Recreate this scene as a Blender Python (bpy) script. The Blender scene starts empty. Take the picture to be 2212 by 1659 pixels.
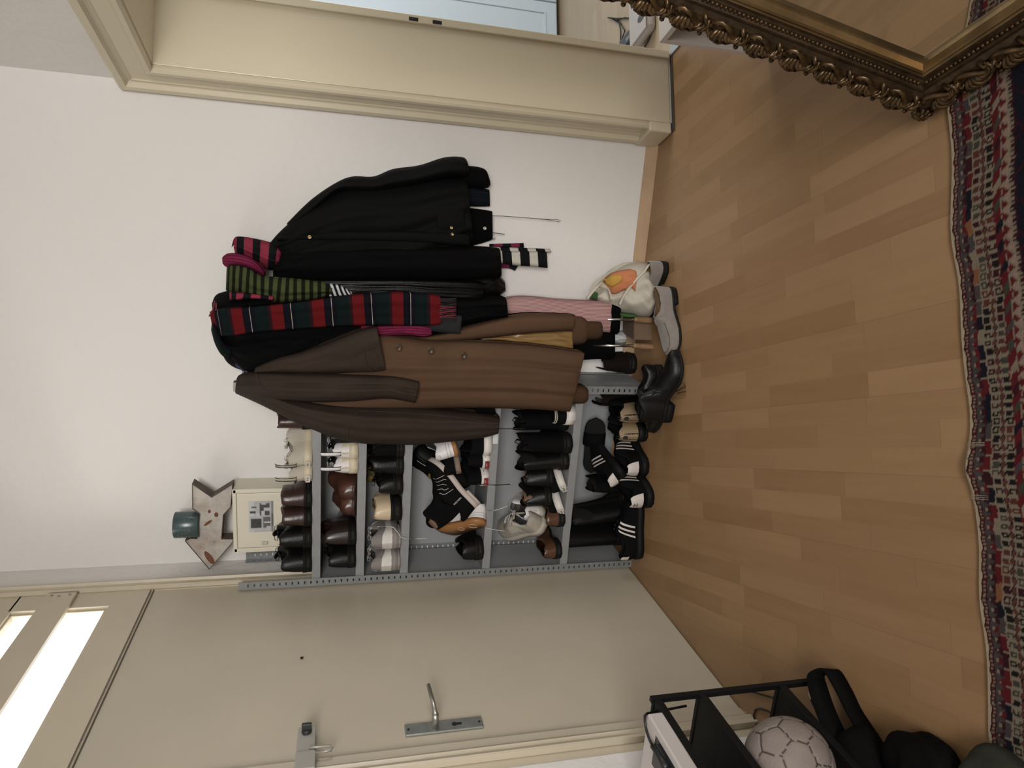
import bpy, bmesh, math, random
from mathutils import Vector as V, Matrix
random.seed(7)
S = bpy.context.scene
COL = S.collection
R = math.radians
PI = math.pi
# ------------------------------------------------------------------ camera
IW, IH, FPX = 2212, 1659, 1500.0
YAW, PIT, ROLL = 0.2549, 0.25227, 0.01077
CAM = V((1.57819, -2.94545, 1.35311))
_f = V((-math.sin(YAW) * math.cos(PIT), math.cos(YAW) * math.cos(PIT), -math.sin(PIT)))
_r = V((math.cos(YAW), math.sin(YAW), 0))
_u = _r.cross(_f)
_r, _u = _r * math.cos(ROLL) + _u * math.sin(ROLL), -_r * math.sin(ROLL) + _u * math.cos(ROLL)
cd = bpy.data.cameras.new('camera')
cd.sensor_fit = 'HORIZONTAL'
cd.sensor_width = 36
cd.lens = FPX / IW * 36
cd.clip_start = 0.02
co = bpy.data.objects.new('camera', cd)
COL.objects.link(co)
cx, cy, cz = -_u, _r, -_f          # the phone was held sideways: picture right is down
co.matrix_world = Matrix(((cx.x, cy.x, cz.x, CAM.x), (cx.y, cy.y, cz.y, CAM.y), (cx.z, cy.z, cz.z, CAM.z), (0, 0, 0, 1)))
S.camera = co
S.view_settings.view_transform = 'Standard'
S.view_settings.look = 'None'
S.view_settings.gamma = 1
S.view_settings.use_curve_mapping = False
S.view_settings.exposure = -0.70
# ------------------------------------------------------------------ world and lights
wd = bpy.data.worlds.new('sky')
S.world = wd
wd.use_nodes = True
wd.node_tree.nodes['Background'].inputs[0].default_value = (1, 1, 1, 1)
wd.node_tree.nodes['Background'].inputs[1].default_value = 4.0

def area(name, loc, aim, sx, sy, power, col):
    l = bpy.data.lights.new(name, 'AREA')
    l.shape = 'RECTANGLE'
    l.size, l.size_y, l.energy, l.color = sx, sy, power, col
    o = bpy.data.objects.new(name, l)
    COL.objects.link(o)
    o.location = loc
    o.rotation_euler = V(aim).to_track_quat('-Z', 'Y').to_euler()
    return o
AN = R(20)
T = V((math.sin(AN), -math.cos(AN), 0))      # along the doorway wall, towards the camera
N = V((math.cos(AN), math.sin(AN), 0))       # through the doorway, into the next room
K = V((1.925, 0, 0))                         # corner of back wall and doorway wall
area('daylight_over_door', (-1.3, -0.9, 2.75), (1, 0.0, -0.22), 3.0, 1.8, 250, (1, 0.98, 0.94))
area('added_front_fill', (2.9, -7.4, 2.75), (-0.18, 1, -0.12), 3.4, 2.0, 720, (1, 0.975, 0.945))  # unseen fill light behind the camera, added to brighten the back wall
p = K + N * 2.9 + T * 0.9
area('daylight_next_room', (p.x, p.y, 1.6), tuple(-N), 1.8, 1.6, 105, (0.98, 0.98, 1))

# ------------------------------------------------------------------ measuring the photograph
def ray(x, y):
    return _f + _r * ((IH - y - IH / 2) / FPX) - _u * ((x - IW / 2) / FPX)
def PL(x, y, n, c):
    n = V(n)
    d = ray(x, y)
    return CAM + d * ((c - n.dot(CAM)) / n.dot(d))
def PY(x, y, c): return PL(x, y, (0, 1, 0), c)
def PZ(x, y, c): return PL(x, y, (0, 0, 1), c)
def PX(x, y, c): return PL(x, y, (1, 0, 0), c)

# ------------------------------------------------------------------ materials
MATS = {}
def mat(name, col, rough=0.6, metal=0.0, bump=0.0, scale=200.0, var=0.0, vscale=20.0, sheen=0.0, coat=0.0, spec=0.5, col2=None):
    if name in MATS: return MATS[name]
    m = bpy.data.materials.new(name)
    m.use_nodes = True
    nt = m.node_tree
    b = nt.nodes['Principled BSDF']
    b.inputs['Base Color'].default_value = (*col, 1)
    b.inputs['Roughness'].default_value = rough
    b.inputs['Metallic'].default_value = metal
    b.inputs['Specular IOR Level'].default_value = spec
    b.inputs['Sheen Weight'].default_value = sheen
    b.inputs['Coat Weight'].default_value = coat
    tc = nt.nodes.new('ShaderNodeTexCoord')
    if var > 0 or col2:
        nz = nt.nodes.new('ShaderNodeTexNoise')
        nz.inputs['Scale'].default_value = vscale
        nz.inputs['Detail'].default_value = 5
        nt.links.new(tc.outputs['Object'], nz.inputs['Vector'])
        rp = nt.nodes.new('ShaderNodeValToRGB')
        c2 = col2 or tuple(c * (1 - var) for c in col)
        rp.color_ramp.elements[0].position = 0.35
        rp.color_ramp.elements[1].position = 0.65
        rp.color_ramp.elements[0].color = (*c2, 1)
        rp.color_ramp.elements[1].color = (*col, 1)
        nt.links.new(nz.outputs['Fac'], rp.inputs['Fac'])
        nt.links.new(rp.outputs['Color'], b.inputs['Base Color'])
    if bump > 0:
        n2 = nt.nodes.new('ShaderNodeTexNoise')
        n2.inputs['Scale'].default_value = scale
        n2.inputs['Detail'].default_value = 4
        nt.links.new(tc.outputs['Object'], n2.inputs['Vector'])
        bp = nt.nodes.new('ShaderNodeBump')
        bp.inputs['Strength'].default_value = bump
        bp.inputs['Distance'].default_value = 0.01
        nt.links.new(n2.outputs['Fac'], bp.inputs['Height'])
        nt.links.new(bp.outputs['Normal'], b.inputs['Normal'])
    MATS[name] = m
    return m

def mat_attr(name, rough=0.9, bump=0.0, scale=300, sheen=0.0):
    if name in MATS: return MATS[name]
    m = mat(name, (1, 1, 1), rough, bump=bump, scale=scale, sheen=sheen, spec=0.2)
    nt = m.node_tree
    a = nt.nodes.new('ShaderNodeAttribute')
    a.attribute_name = 'Col'
    nt.links.new(a.outputs['Color'], nt.nodes['Principled BSDF'].inputs['Base Color'])
    return m

def mat_bands(name, bands, period, off=0.0, axis='Y', rough=0.95, rot=0.0, sheen=0.0, rib=0.0):
    """stripes woven along the cloth; bands = [(start fraction, colour)...] of one period, in metres of UV"""
    if name in MATS: return MATS[name]
    m = mat(name, bands[0][1], rough, sheen=sheen, bump=0.15, scale=500, spec=0.05)
    nt = m.node_tree
    uv = nt.nodes.new('ShaderNodeUVMap')
    mp = nt.nodes.new('ShaderNodeMapping')
    mp.inputs['Rotation'].default_value = (0, 0, rot)
    nt.links.new(uv.outputs[0], mp.inputs[0])
    sp = nt.nodes.new('ShaderNodeSeparateXYZ')
    nt.links.new(mp.outputs[0], sp.inputs[0])
    a = nt.nodes.new('ShaderNodeMath'); a.operation = 'MULTIPLY_ADD'
    a.inputs[1].default_value = 1 / period
    a.inputs[2].default_value = off / period
    nt.links.new(sp.outputs[axis], a.inputs[0])
    fr = nt.nodes.new('ShaderNodeMath'); fr.operation = 'FRACT'
    nt.links.new(a.outputs[0], fr.inputs[0])
    rp = nt.nodes.new('ShaderNodeValToRGB')
    cr = rp.color_ramp
    cr.interpolation = 'CONSTANT'
    while len(cr.elements) < len(bands): cr.elements.new(0.5)
    for e, (pos, c) in zip(cr.elements, bands):
        e.position = pos
        e.color = (*c, 1)
    nt.links.new(fr.outputs[0], rp.inputs['Fac'])
    nt.links.new(rp.outputs['Color'], nt.nodes['Principled BSDF'].inputs['Base Color'])
    return m

def mat_floor(name, c_lo, c_hi, rot, rough):
    m = mat(name, c_hi, rough, spec=0.4)
    nt = m.node_tree
    def nd(t, **k):
        n = nt.nodes.new(t)
        for a, b in k.items(): setattr(n, a, b)
        return n
    def mth(op, a, b=None, c=None):
        n = nd('ShaderNodeMath', operation=op)
        for i, v in enumerate((a, b, c)):
            if v is None: continue
            if isinstance(v, (int, float)): n.inputs[i].default_value = v
            else: nt.links.new(v, n.inputs[i])
        return n.outputs[0]
    tc = nd('ShaderNodeTexCoord')
    mp = nd('ShaderNodeMapping')
    mp.inputs['Rotation'].default_value = (0, 0, rot)
    nt.links.new(tc.outputs['Object'], mp.inputs[0])
    sp = nd('ShaderNodeSeparateXYZ')
    nt.links.new(mp.outputs[0], sp.inputs[0])
    row = mth('FLOOR', mth('DIVIDE', sp.outputs['Y'], 0.066))
    w1 = nd('ShaderNodeTexWhiteNoise', noise_dimensions='1D')
    nt.links.new(row, w1.inputs['W'])
    uo = mth('ADD', mth('DIVIDE', sp.outputs['X'], 0.42), mth('MULTIPLY', w1.outputs['Value'], 7.3))
    col = mth('FLOOR', uo)
    cv = nd('ShaderNodeCombineXYZ')
    nt.links.new(row, cv.inputs[0]); nt.links.new(col, cv.inputs[1])
    w2 = nd('ShaderNodeTexWhiteNoise', noise_dimensions='2D')
    nt.links.new(cv.outputs[0], w2.inputs['Vector'])
    # grain: noise stretched along the plank, different on every block
    gv = nd('ShaderNodeCombineXYZ')
    nt.links.new(mth('MULTIPLY', sp.outputs['X'], 2.2), gv.inputs[0])
    nt.links.new(mth('MULTIPLY', sp.outputs['Y'], 26.0), gv.inputs[1])
    nt.links.new(mth('MULTIPLY', w2.outputs['Value'], 40.0), gv.inputs[2])
    g = nd('ShaderNodeTexNoise'); g.inputs['Scale'].default_value = 1.6; g.inputs['Detail'].default_value = 6
    g.inputs['Distortion'].default_value = 0.7
    nt.links.new(gv.outputs[0], g.inputs['Vector'])
    fac = mth('ADD', mth('MULTIPLY', w2.outputs['Value'], 0.60), mth('MULTIPLY', g.outputs['Fac'], 0.55))
    rp = nd('ShaderNodeValToRGB')
    rp.color_ramp.elements[0].position = 0.15; rp.color_ramp.elements[1].position = 0.9
    rp.color_ramp.elements[0].color = (*c_lo, 1); rp.color_ramp.elements[1].color = (*c_hi, 1)
    nt.links.new(fac, rp.inputs['Fac'])
    # joints between the long boards (every third strip) and at their ends
    b3 = mth('FRACT', mth('DIVIDE', sp.outputs['Y'], 0.198))
    j = mth('MAXIMUM', mth('LESS_THAN', b3, 0.006), mth('LESS_THAN', mth('FRACT', uo), 0.003))
    mx = nd('ShaderNodeMix', data_type='RGBA')
    nt.links.new(mth('MULTIPLY', j, 0.5), mx.inputs['Factor'])
    nt.links.new(rp.outputs['Color'], mx.inputs['A'])
    mx.inputs['B'].default_value = (c_lo[0] * .5, c_lo[1] * .45, c_lo[2] * .4, 1)
    nt.links.new(mx.outputs['Result'], nt.nodes['Principled BSDF'].inputs['Base Color'])
    return m

M_WALL = mat('wall_plaster', (0.66, 0.635, 0.605), 0.85, bump=0.35, scale=28, spec=0.2)
M_CREAM = mat('cream_gloss_paint', (0.50, 0.44, 0.33), 0.3, bump=0.05, scale=30, var=0.04, vscale=5)
M_DOOR = mat('door_paint', (0.45, 0.40, 0.31), 0.38, bump=0.05, scale=18, var=0.05, vscale=3)
M_CASE = mat('doorway_paint', (0.54, 0.48, 0.35), 0.28, bump=0.06, scale=40)
M_STEEL = mat('grey_shelf_enamel', (0.245, 0.25, 0.255), 0.45, metal=0.2, var=0.08, vscale=30)
M_POST = mat('grey_post_enamel', (0.24, 0.25, 0.25), 0.4, metal=0.4, var=0.12, vscale=40)
M_BLACK = mat('black_leather', (0.0040, 0.0037, 0.0036), 0.40, spec=0.28, bump=0.12, scale=120)
M_BLKMAT = mat('black_canvas', (0.0035, 0.0034, 0.0036), 0.85, bump=0.25, scale=400, spec=0.08)
M_RUBBER = mat('black_rubber', (0.006, 0.006, 0.006), 0.6, spec=0.15)
M_DKSOLE = mat('dark_sole', (0.009, 0.008, 0.007), 0.6, spec=0.15)
M_DKBRN = mat('dark_brown_leather', (0.045, 0.021, 0.016), 0.3, bump=0.1, scale=90, var=0.3, vscale=25)
M_CHEST = mat('chestnut_leather', (0.075, 0.03, 0.02), 0.28, bump=0.05, scale=90, var=0.25, vscale=20)
M_TANLE = mat('brown_leather', (0.10, 0.045, 0.022), 0.3, bump=0.06, scale=90, var=0.3, vscale=20)
M_CANVAS = mat('off_white_canvas', (0.42, 0.38, 0.31), 0.9, bump=0.3, scale=500)
M_CREAMR = mat('cream_rubber', (0.52, 0.45, 0.32), 0.55)
M_WHITER = mat('white_rubber', (0.60, 0.57, 0.53), 0.5, var=0.12, vscale=25)
M_WHITEL = mat('white_leather', (0.62, 0.59, 0.58), 0.45, bump=0.05, scale=80)
M_GUM = mat('gum_sole', (0.27, 0.125, 0.042), 0.5)
M_GREYKN = mat('grey_knit', (0.21, 0.19, 0.175), 0.9, bump=0.4, scale=260)
M_GREYL = mat('worn_grey_suede', (0.33, 0.30, 0.25), 0.8, bump=0.2, scale=120, var=0.15, vscale=40)
M_TAUPE = mat('taupe_suede', (0.20, 0.175, 0.155), 0.95, bump=0.2, scale=250, sheen=0.3, var=0.15, vscale=30)
M_SAND = mat('sand_leather', (0.26, 0.19, 0.11), 0.6, bump=0.1, scale=120, var=0.1, vscale=30)
M_LINBR = mat('tan_lining', (0.14, 0.075, 0.04), 0.7)
M_LINDK = mat('dark_lining', (0.010, 0.009, 0.009), 0.9, spec=0.1)
M_LINGR = mat('grey_lining', (0.06, 0.058, 0.055), 0.95, bump=0.4, scale=200)
M_YELLOW = mat('yellow_synthetic', (0.20, 0.15, 0.03), 0.6)
M_BRIGHT = mat('bright_metal', (0.7, 0.7, 0.68), 0.25, metal=1)
M_BRASS = mat('brass', (0.45, 0.33, 0.16), 0.3, metal=1)

# ------------------------------------------------------------------ mesh helpers
def link(name, me, m=None, parent=None, smooth=False):
    o = bpy.data.objects.new(name, me)
    COL.objects.link(o)
    if m: me.materials.append(m)
    if parent: o.parent = parent
    if smooth:
        me.polygons.foreach_set('use_smooth', [True] * len(me.polygons))
    me.update()
    return o
def tag(o, label=None, cat=None, group=None, kind=None):
    if label: o['label'] = label
    if cat: o['category'] = cat
    if group: o['group'] = group
    if kind: o['kind'] = kind
    return o
def thing(name, label, cat, loc=(0, 0, 0), group=None, mtx=None, kind=None):
    o = bpy.data.objects.new(name, None)
    COL.objects.link(o)
    o.empty_display_size = 0.05
    if mtx is not None: o.matrix_world = mtx
    else: o.location = loc
    return tag(o, label, cat, group, kind)

class MB:
    def __init__(s): s.v, s.f = [], []
    def add(s, vs, fs):
        n = len(s.v)
        s.v += [tuple(q) for q in vs]
        s.f += [tuple(i + n for i in f) for f in fs]
        return s
    def box(s, a, b, ex=V((1, 0, 0)), ey=V((0, 1, 0)), ez=V((0, 0, 1)), o=V((0, 0, 0))):
        P = []
        for k in (a[2], b[2]):
            for (i, j) in ((a[0], a[1]), (b[0], a[1]), (b[0], b[1]), (a[0], b[1])):
                P.append(o + ex * i + ey * j + ez * k)
        return s.add(P, [(3, 2, 1, 0), (4, 5, 6, 7), (0, 1, 5, 4), (1, 2, 6, 5), (2, 3, 7, 6), (3, 0, 4, 7)])
    def tube(s, pts, r, n=8, r1=None, flat=1.0):
        pts = [V(q) for q in pts]
        L = len(pts)
        rings = []
        up = V((0, 0, 1))
        for i, q in enumerate(pts):
            d = (pts[min(i + 1, L - 1)] - pts[max(i - 1, 0)])
            if d.length < 1e-9: d = V((0, 0, 1))
            d.normalize()
            a = up.cross(d)
            if a.length < 0.05: a = V((1, 0, 0)).cross(d)
            a.normalize()
            b = d.cross(a)
            rr = r if r1 is None else r + (r1 - r) * i / max(1, L - 1)
            rings.append([q + (a * math.cos(2 * PI * k / n) + b * math.sin(2 * PI * k / n) * flat) * rr for k in range(n)])
        vs = [q for g in rings for q in g]
        fs = []
        for i in range(L - 1):
            for k in range(n):
                fs.append((i * n + k, i * n + (k + 1) % n, (i + 1) * n + (k + 1) % n, (i + 1) * n + k))
        fs.append(tuple(reversed(range(n))))
        fs.append(tuple((L - 1) * n + k for k in range(n)))
        return s.add(vs, fs)
    def ball(s, c, r, n=8, sc=(1, 1, 1)):
        c = V(c)
        vs = [c + V((0, 0, -r * sc[2]))]
        m = n // 2
        for i in range(1, m):
            a = -PI / 2 + PI * i / m
            for k in range(n):
                b = 2 * PI * k / n
                vs.append(c + V((math.cos(a) * math.cos(b) * r * sc[0], math.cos(a) * math.sin(b) * r * sc[1], math.sin(a) * r * sc[2])))
        vs.append(c + V((0, 0, r * sc[2])))
        fs = []
        for k in range(n): fs.append((0, 1 + (k + 1) % n, 1 + k))
        for i in range(m - 2):
            for k in range(n):
                fs.append((1 + i * n + k, 1 + i * n + (k + 1) % n, 1 + (i + 1) * n + (k + 1) % n, 1 + (i + 1) * n + k))
        t = len(vs) - 1
        for k in range(n): fs.append((1 + (m - 2) * n + k, 1 + (m - 2) * n + (k + 1) % n, t))
        return s.add(vs, fs)
    def lathe(s, prof, o, ax, n=24):
        """prof = [(radius, height)] about the axis ax through o"""
        ax = V(ax).normalized()
        a = ax.orthogonal().normalized()
        b = ax.cross(a)
        vs = []
        for (r, h) in prof:
            for k in range(n):
                vs.append(V(o) + ax * h + (a * math.cos(2 * PI * k / n) + b * math.sin(2 * PI * k / n)) * max(r, 1e-5))
        fs = []
        for i in range(len(prof) - 1):
            for k in range(n):
                fs.append((i * n + k, i * n + (k + 1) % n, (i + 1) * n + (k + 1) % n, (i + 1) * n + k))
        return s.add(vs, fs)
    def prism(s, poly, o, ex, ey, ez, h0, h1):
        n = len(poly)
        vs = [o + ex * x + ey * y + ez * h0 for x, y in poly] + [o + ex * x + ey * y + ez * h1 for x, y in poly]
        fs = [tuple(reversed(range(n))), tuple(range(n, 2 * n))]
        for i in range(n): fs.append((i, (i + 1) % n, n + (i + 1) % n, n + i))
        return s.add(vs, fs)
    def build(s, name, m, parent=None, smooth=False, bevel=0.0, fix=True):
        me = bpy.data.meshes.new(name)
        me.from_pydata(s.v, [], s.f)
        if fix:
            bm = bmesh.new(); bm.from_mesh(me)
            bmesh.ops.remove_doubles(bm, verts=bm.verts, dist=1e-6)
            bmesh.ops.recalc_face_normals(bm, faces=bm.faces)
            bm.to_mesh(me); bm.free()
        o = link(name, me, m, parent, smooth)
        if bevel:
            md = o.modifiers.new('bevel', 'BEVEL'); md.width = bevel; md.segments = 2; md.limit_method = 'ANGLE'
        return o

def grid_faces(nu, nv, flip=False):
    fs = []
    for i in range(nu - 1):
        for j in range(nv - 1):
            q = (i * nv + j, (i + 1) * nv + j, (i + 1) * nv + j + 1, i * nv + j + 1)
            fs.append(tuple(reversed(q)) if flip else q)
    return fs
def catmull(tab, t):
    """tab: list of tuples, t in 0..len-1"""
    n = len(tab)
    i = min(int(t), n - 2)
    f = t - i
    p0, p1, p2, p3 = tab[max(i - 1, 0)], tab[i], tab[i + 1], tab[min(i + 2, n - 1)]
    return tuple(0.5 * (2 * b + (c - a) * f + (2 * a - 5 * b + 4 * c - d) * f * f + (3 * b - a - 3 * c + d) * f ** 3) for a, b, c, d in zip(p0, p1, p2, p3))
def lut(tab, x):
    for (a, b), (c, d) in zip(tab, tab[1:]):
        if x <= c:
            t = (x - a) / (c - a) if c > a else 0
            return b + (d - b) * t
    return tab[-1][1]

def sweep(path, prof, o, ex, ey, ez, closed=False):
    """mitred moulding: path = inner edge (x, y), prof = [(outward distance, height)]; outward is right of travel"""
    n = len(path)
    rows = []
    for i in range(n):
        d = []
        for a, b in ((i - 1, i), (i, i + 1)):
            if not closed and (a < 0 or b >= n): continue
            p, q = path[a % n], path[b % n]
            l = math.hypot(q[0] - p[0], q[1] - p[1])
            d.append(((q[1] - p[1]) / l, -(q[0] - p[0]) / l))
        if len(d) == 1: m_ = d[0]
        else:
            k = 1 + d[0][0] * d[1][0] + d[0][1] * d[1][1]
            m_ = ((d[0][0] + d[1][0]) / k, (d[0][1] + d[1][1]) / k)
        rows.append([o + ex * (path[i][0] + m_[0] * w) + ey * (path[i][1] + m_[1] * w) + ez * h for w, h in prof])
    k = len(prof)
    mb = MB()
    vs = [q for r_ in rows for q in r_]
    fs = []
    for i in range(n if closed else n - 1):
        for j in range(k):
            a, b = i * k, ((i + 1) % n) * k
            fs.append((a + j, b + j, b + (j + 1) % k, a + (j + 1) % k))
    if not closed:
        fs.append(tuple(range(k))); fs.append(tuple(reversed(range((n - 1) * k, n * k))))
    return mb.add(vs, fs)

def set_uv(me, uvs):
    ul = me.uv_layers.new(name='UVMap')
    for lp in me.loops: ul.data[lp.index].uv = uvs[lp.vertex_index]
def set_col(me, cols):
    a = me.color_attributes.new('Col', 'FLOAT_COLOR', 'POINT')
    flat = []
    for c in cols: flat += [c[0], c[1], c[2], 1.0]
    a.data.foreach_set('color', flat)

def text_mesh(name, s, size, m, parent, o, ex, ey, thick=0.0006):
    cu = bpy.data.curves.new(name, 'FONT')
    cu.body = s; cu.size = size; cu.extrude = thick; cu.align_x = 'CENTER'; cu.align_y = 'CENTER'
    t = bpy.data.objects.new(name, cu)
    COL.objects.link(t)
    me = bpy.data.meshes.new_from_object(t.evaluated_get(bpy.context.evaluated_depsgraph_get()))
    bpy.data.objects.remove(t)
    ex = V(ex).normalized(); ez = ex.cross(V(ey)).normalized(); ey = ez.cross(ex); o = V(o)
    me.transform(Matrix(((ex.x, ey.x, ez.x, o.x), (ex.y, ey.y, ez.y, o.y), (ex.z, ey.z, ez.z, o.z), (0, 0, 0, 1))))
    ob = link(name, me, m)
    if parent:
        ob.parent = parent
    return ob

def struct(name, mb, m, bevel=0.0, smooth=False, label=None):
    o = mb.build(name, m, bevel=bevel, smooth=smooth)
    tag(o, label or None, None, None, 'structure')
    return o

# ================================================================== the room
X1, Y0, Z1 = 0.0, -5.3, 2.95
EX, EY, EZ = V((1, 0, 0)), V((0, 1, 0)), V((0, 0, 1))
far = K + T * 5.6
# floor of the hall (runs under the doorway) and of the next room
fl = MB().add([(0 - .3, .25, 0), (0 - .3, Y0 - .3, 0), (far.x + .5, Y0 - .3, 0), (far.x + .5, far.y, 0), K + N * .30 + T * 5.5, K + N * .30 - T * .1, (1.93, .25, 0)],
              [(0, 1, 2, 3, 4, 5, 6)])
M_FLOOR = mat_floor('beech_laminate', (0.220, 0.124, 0.057), (0.300, 0.184, 0.093), R(70), 0.42)
tag(struct('floor', fl, M_FLOOR), 'beech laminate strip floor of the hall', 'floor')
M_FLOOR2 = mat_floor('pale_laminate', (0.42, 0.33, 0.21), (0.50, 0.40, 0.27), R(-20), 0.35)
f2 = MB().add([K + N * .30 - T * 3, K + N * 3.6 - T * 3, K + N * 3.6 + T * 3, K + N * .30 + T * 3], [(0, 1, 2, 3)])
o = struct('floor', f2, M_FLOOR2); o.location.z = -0.002
tag(o, 'pale laminate floor of the next room seen through the doorway', 'floor')
# ceiling
struct('ceiling', MB().box((-.3, Y0 - .2, Z1), (6.0, 3.4, Z1 + .1)), M_WALL)
# back wall
struct('wall_back', MB().box((-.3, 0, 0), (K.x, 0.12, Z1)), M_WALL)
# left wall around door and transom:  door leaf y -0.20..-1.23, opening up to z 2.62
LW = MB()
LW.box((-.12, -0.14, 0), (0, 0.12, Z1)).box((-.12, Y0, 0), (0, -1.33, Z1)).box((-.12, -1.33, 2.66), (0, -0.14, Z1))
struct('wall_left', LW, M_WALL)
struct('wall_front', MB().box((-.3, Y0 - .12, 0), (1.1, Y0, Z1)).box((3.6, Y0 - .12, 0), (4.6, Y0, Z1)).box((1.1, Y0 - .12, 0), (3.6, Y0, 1.5)).box((1.1, Y0 - .12, 2.85), (3.6, Y0, Z1)), M_WALL)  # unseen front opening, placed to let the added fill light in
# doorway wall: from the corner K along T, opening s 0.14..1.16, up to 1.965, 0.30 thick
RW = MB()
def bw(mb, a, b): return mb.box(a, b, T, N, EZ, K)
bw(RW, (-0.10, 0, 0), (0.135, 0.30, Z1)); bw(RW, (1.17, 0, 0), (5.7, 0.30, Z1)); bw(RW, (0.135, 0, 1.98), (1.17, 0.30, Z1))
struct('wall_right', RW, M_WALL)
# next room shell
NR = MB()
bw(NR, (-3.0, 3.5, 0), (3.0, 3.6, Z1)); bw(NR, (-3.0, .3, 0), (-2.9, 3.6, Z1)); bw(NR, (2.9, .3, 0), (3.0, 3.6, Z1)); bw(NR, (-3.0, .2, 0), (-.1, .3, Z1))
struct('wall_back', NR, M_WALL)

# ---- left door with transom
D = thing('door_1', 'cream flush door with glazed light above, left of the shoe shelf', 'door', (0, -0.72, 0), kind='structure')
def lw(mb, name, m, bevel=0.0, smooth=False, parent=D):
    o = mb.build(name, m, None, smooth, bevel)
    o.parent = parent
    o.matrix_parent_inverse = Matrix.Translation(-V(parent.location))
    return o
lw(MB().box((-.045, -1.215, 0.006), (-.004, -0.205, 2.049)), 'door_leaf', M_DOOR, .002)
# edge strip at the lock side, with its worn joint
lw(MB().box((-.01, -1.245, 0.01), (0.008, -1.212, 2.035)), 'edge_strip', M_DOOR, .004)
lw(MB().box((-.06, -.212, 0), (-.001, -.13, 2.66)).box((-.06, -1.34, 0), (-.001, -1.238, 2.66)).box((-.06, -1.34, 2.64), (-.001, -.13, 2.68)), 'frame_post', M_CREAM)
# transom frame: rails and stiles around the two bands of glass
TF = MB()
TF.box((-.05, -1.25, 2.046), (.0, -0.205, 2.172)).box((-.05, -1.25, 2.50), (.0, -0.205, 2.655)).box((-.05, -0.31, 2.17), (.0, -0.205, 2.51)).box((-.05, -1.25, 2.17), (.0, -1.17, 2.51))
lw(TF, 'transom_frame', M_CREAM, .002)
TB = MB()
for z0, z1 in ((2.172, 2.186), (2.494, 2.508)): TB.box((-.035, -1.17, z0), (-.012, -.31, z1))
TB.box((-.035, -.322, 2.186), (-.012, -.31, 2.5)); lw(TB, 'glazing_bead', M_CREAM, .002)
lw(MB().box((0.0, -1.25, 2.305), (0.018, -0.225, 2.407)), 'transom_board', M_CREAM, .002)
SC = MB()
for (yy, zz) in ((-.243, 2.386), (-.250, 2.360), (-.243, 2.325)): SC.ball((.019, yy, zz), .006, 8, (.4, 1, 1))
lw(SC, 'screws', mat('painted_screw', (.25, .22, .17), .5))
gl = bpy.data.materials.new('window_glass'); gl.use_nodes = True
nt = gl.node_tree; nt.nodes.clear()
out = nt.nodes.new('ShaderNodeOutputMaterial'); mx = nt.nodes.new('ShaderNodeMixShader'); tr = nt.nodes.new('ShaderNodeBsdfTransparent'); gg = nt.nodes.new('ShaderNodeBsdfGlossy')
gg.inputs['Roughness'].default_value = .05; mx.inputs[0].default_value = .06
nt.links.new(tr.outputs[0], mx.inputs[1]); nt.links.new(gg.outputs[0], mx.inputs[2]); nt.links.new(mx.outputs[0], out.inputs[0])
lw(MB().box((-.030, -1.18, 2.175), (-.026, -.305, 2.505)), 'glass_pane', gl)
# casing round the door and the transom
CP = [(0, 0), (0, .012), (.012, .016), (.03, .012), (.05, .013), (.06, .022), (.072, .02), (.075, 0)]
cs = sweep([(-1.25, 0), (-1.25, 2.655), (-0.205, 2.655), (-0.205, 0)], [(-w * .62, h) for w, h in CP], V((0, 0, 0)), EY, EZ, EX)
o = struct('trim_1', cs, M_CREAM); tag(o, 'moulded cream casing around the left door', 'door casing')
# groove line under the transom
for z_ in (2.036, 2.047): lw(MB().box((-.003, -1.245, z_), (.0008, -.21, z_ + .0035)), 'head_gap', mat('gap_dark', (.10, .08, .055), .8))
# handle plate, lever, keyhole
HP = MB().box((-.004, -1.161, .884), (.004, -1.112, 1.128))
plate = lw(HP, 'handle_plate', mat('worn_aluminium', (.34, .36, .33), .4, metal=.8, var=.2, vscale=30), .003)
M_ALU = mat('brushed_aluminium', (.46, .45, .41), .35, metal=.9)
L0 = PX(942, 1578, .01); L1 = PX(935, 1500, .055)
L0.y = -1.137
lv = MB().tube([(.003, L0.y, 1.035), (.03, L0.y, 1.035), (.05, L0.y, 1.036)], .0105, 10)
lv.tube([(.052, L0.y - .006, 1.036), (.056, L0.y + .05, 1.038), (.058, L0.y + .125, 1.042)], .0105, 10, .008, .8)
lw(lv, 'lever', M_ALU, 0, True)
kh = MB().box((.004, -1.140, .951), (.0052, -1.131, .975)).lathe([(0, 0), (.008, 0), (.008, .0016), (0, .0016)], (.0038, -1.1355, .974), (1, 0, 0), 12)
for zz in (.895, 1.117): kh.lathe([(0, 0), (.004, 0), (.004, .0016), (0, .0016)], (.0038, -1.137, zz), (1, 0, 0), 10)
lw(kh, 'keyhole', mat('hole_dark', (.006, .006, .006), .9))
M_LOCKG = mat('grey_lock_enamel', (.33, .32, .28), .4, metal=.2)
lw(MB().box((-.002, -1.205, 1.392), (.028, -1.105, 1.444)), 'night_latch', M_LOCKG, .003)
lw(MB().box((-.002, -1.275, 1.390), (.034, -1.208, 1.446)), 'latch_keeper', M_LOCKG, .003)
kb = MB().lathe([(0, 0), (.015, 0), (.015, .008), (.0125, .012), (0, .012)], (.028, -1.128, 1.418), (1, 0, 0), 20)
kb.box((.038, -1.134, 1.404), (.058, -1.122, 1.432)); lw(kb, 'latch_knob', mat('anthracite_knob', (.02, .021, .023), .4), .003)
lk = MB().tube([(.030, -1.195, 1.410), (.032, -1.197, 1.39), (.032, -1.199, 1.352), (.032, -1.207, 1.345), (.032, -1.216, 1.349), (.032, -1.218, 1.362), (.032, -1.216, 1.39)], .0042, 8)
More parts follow.
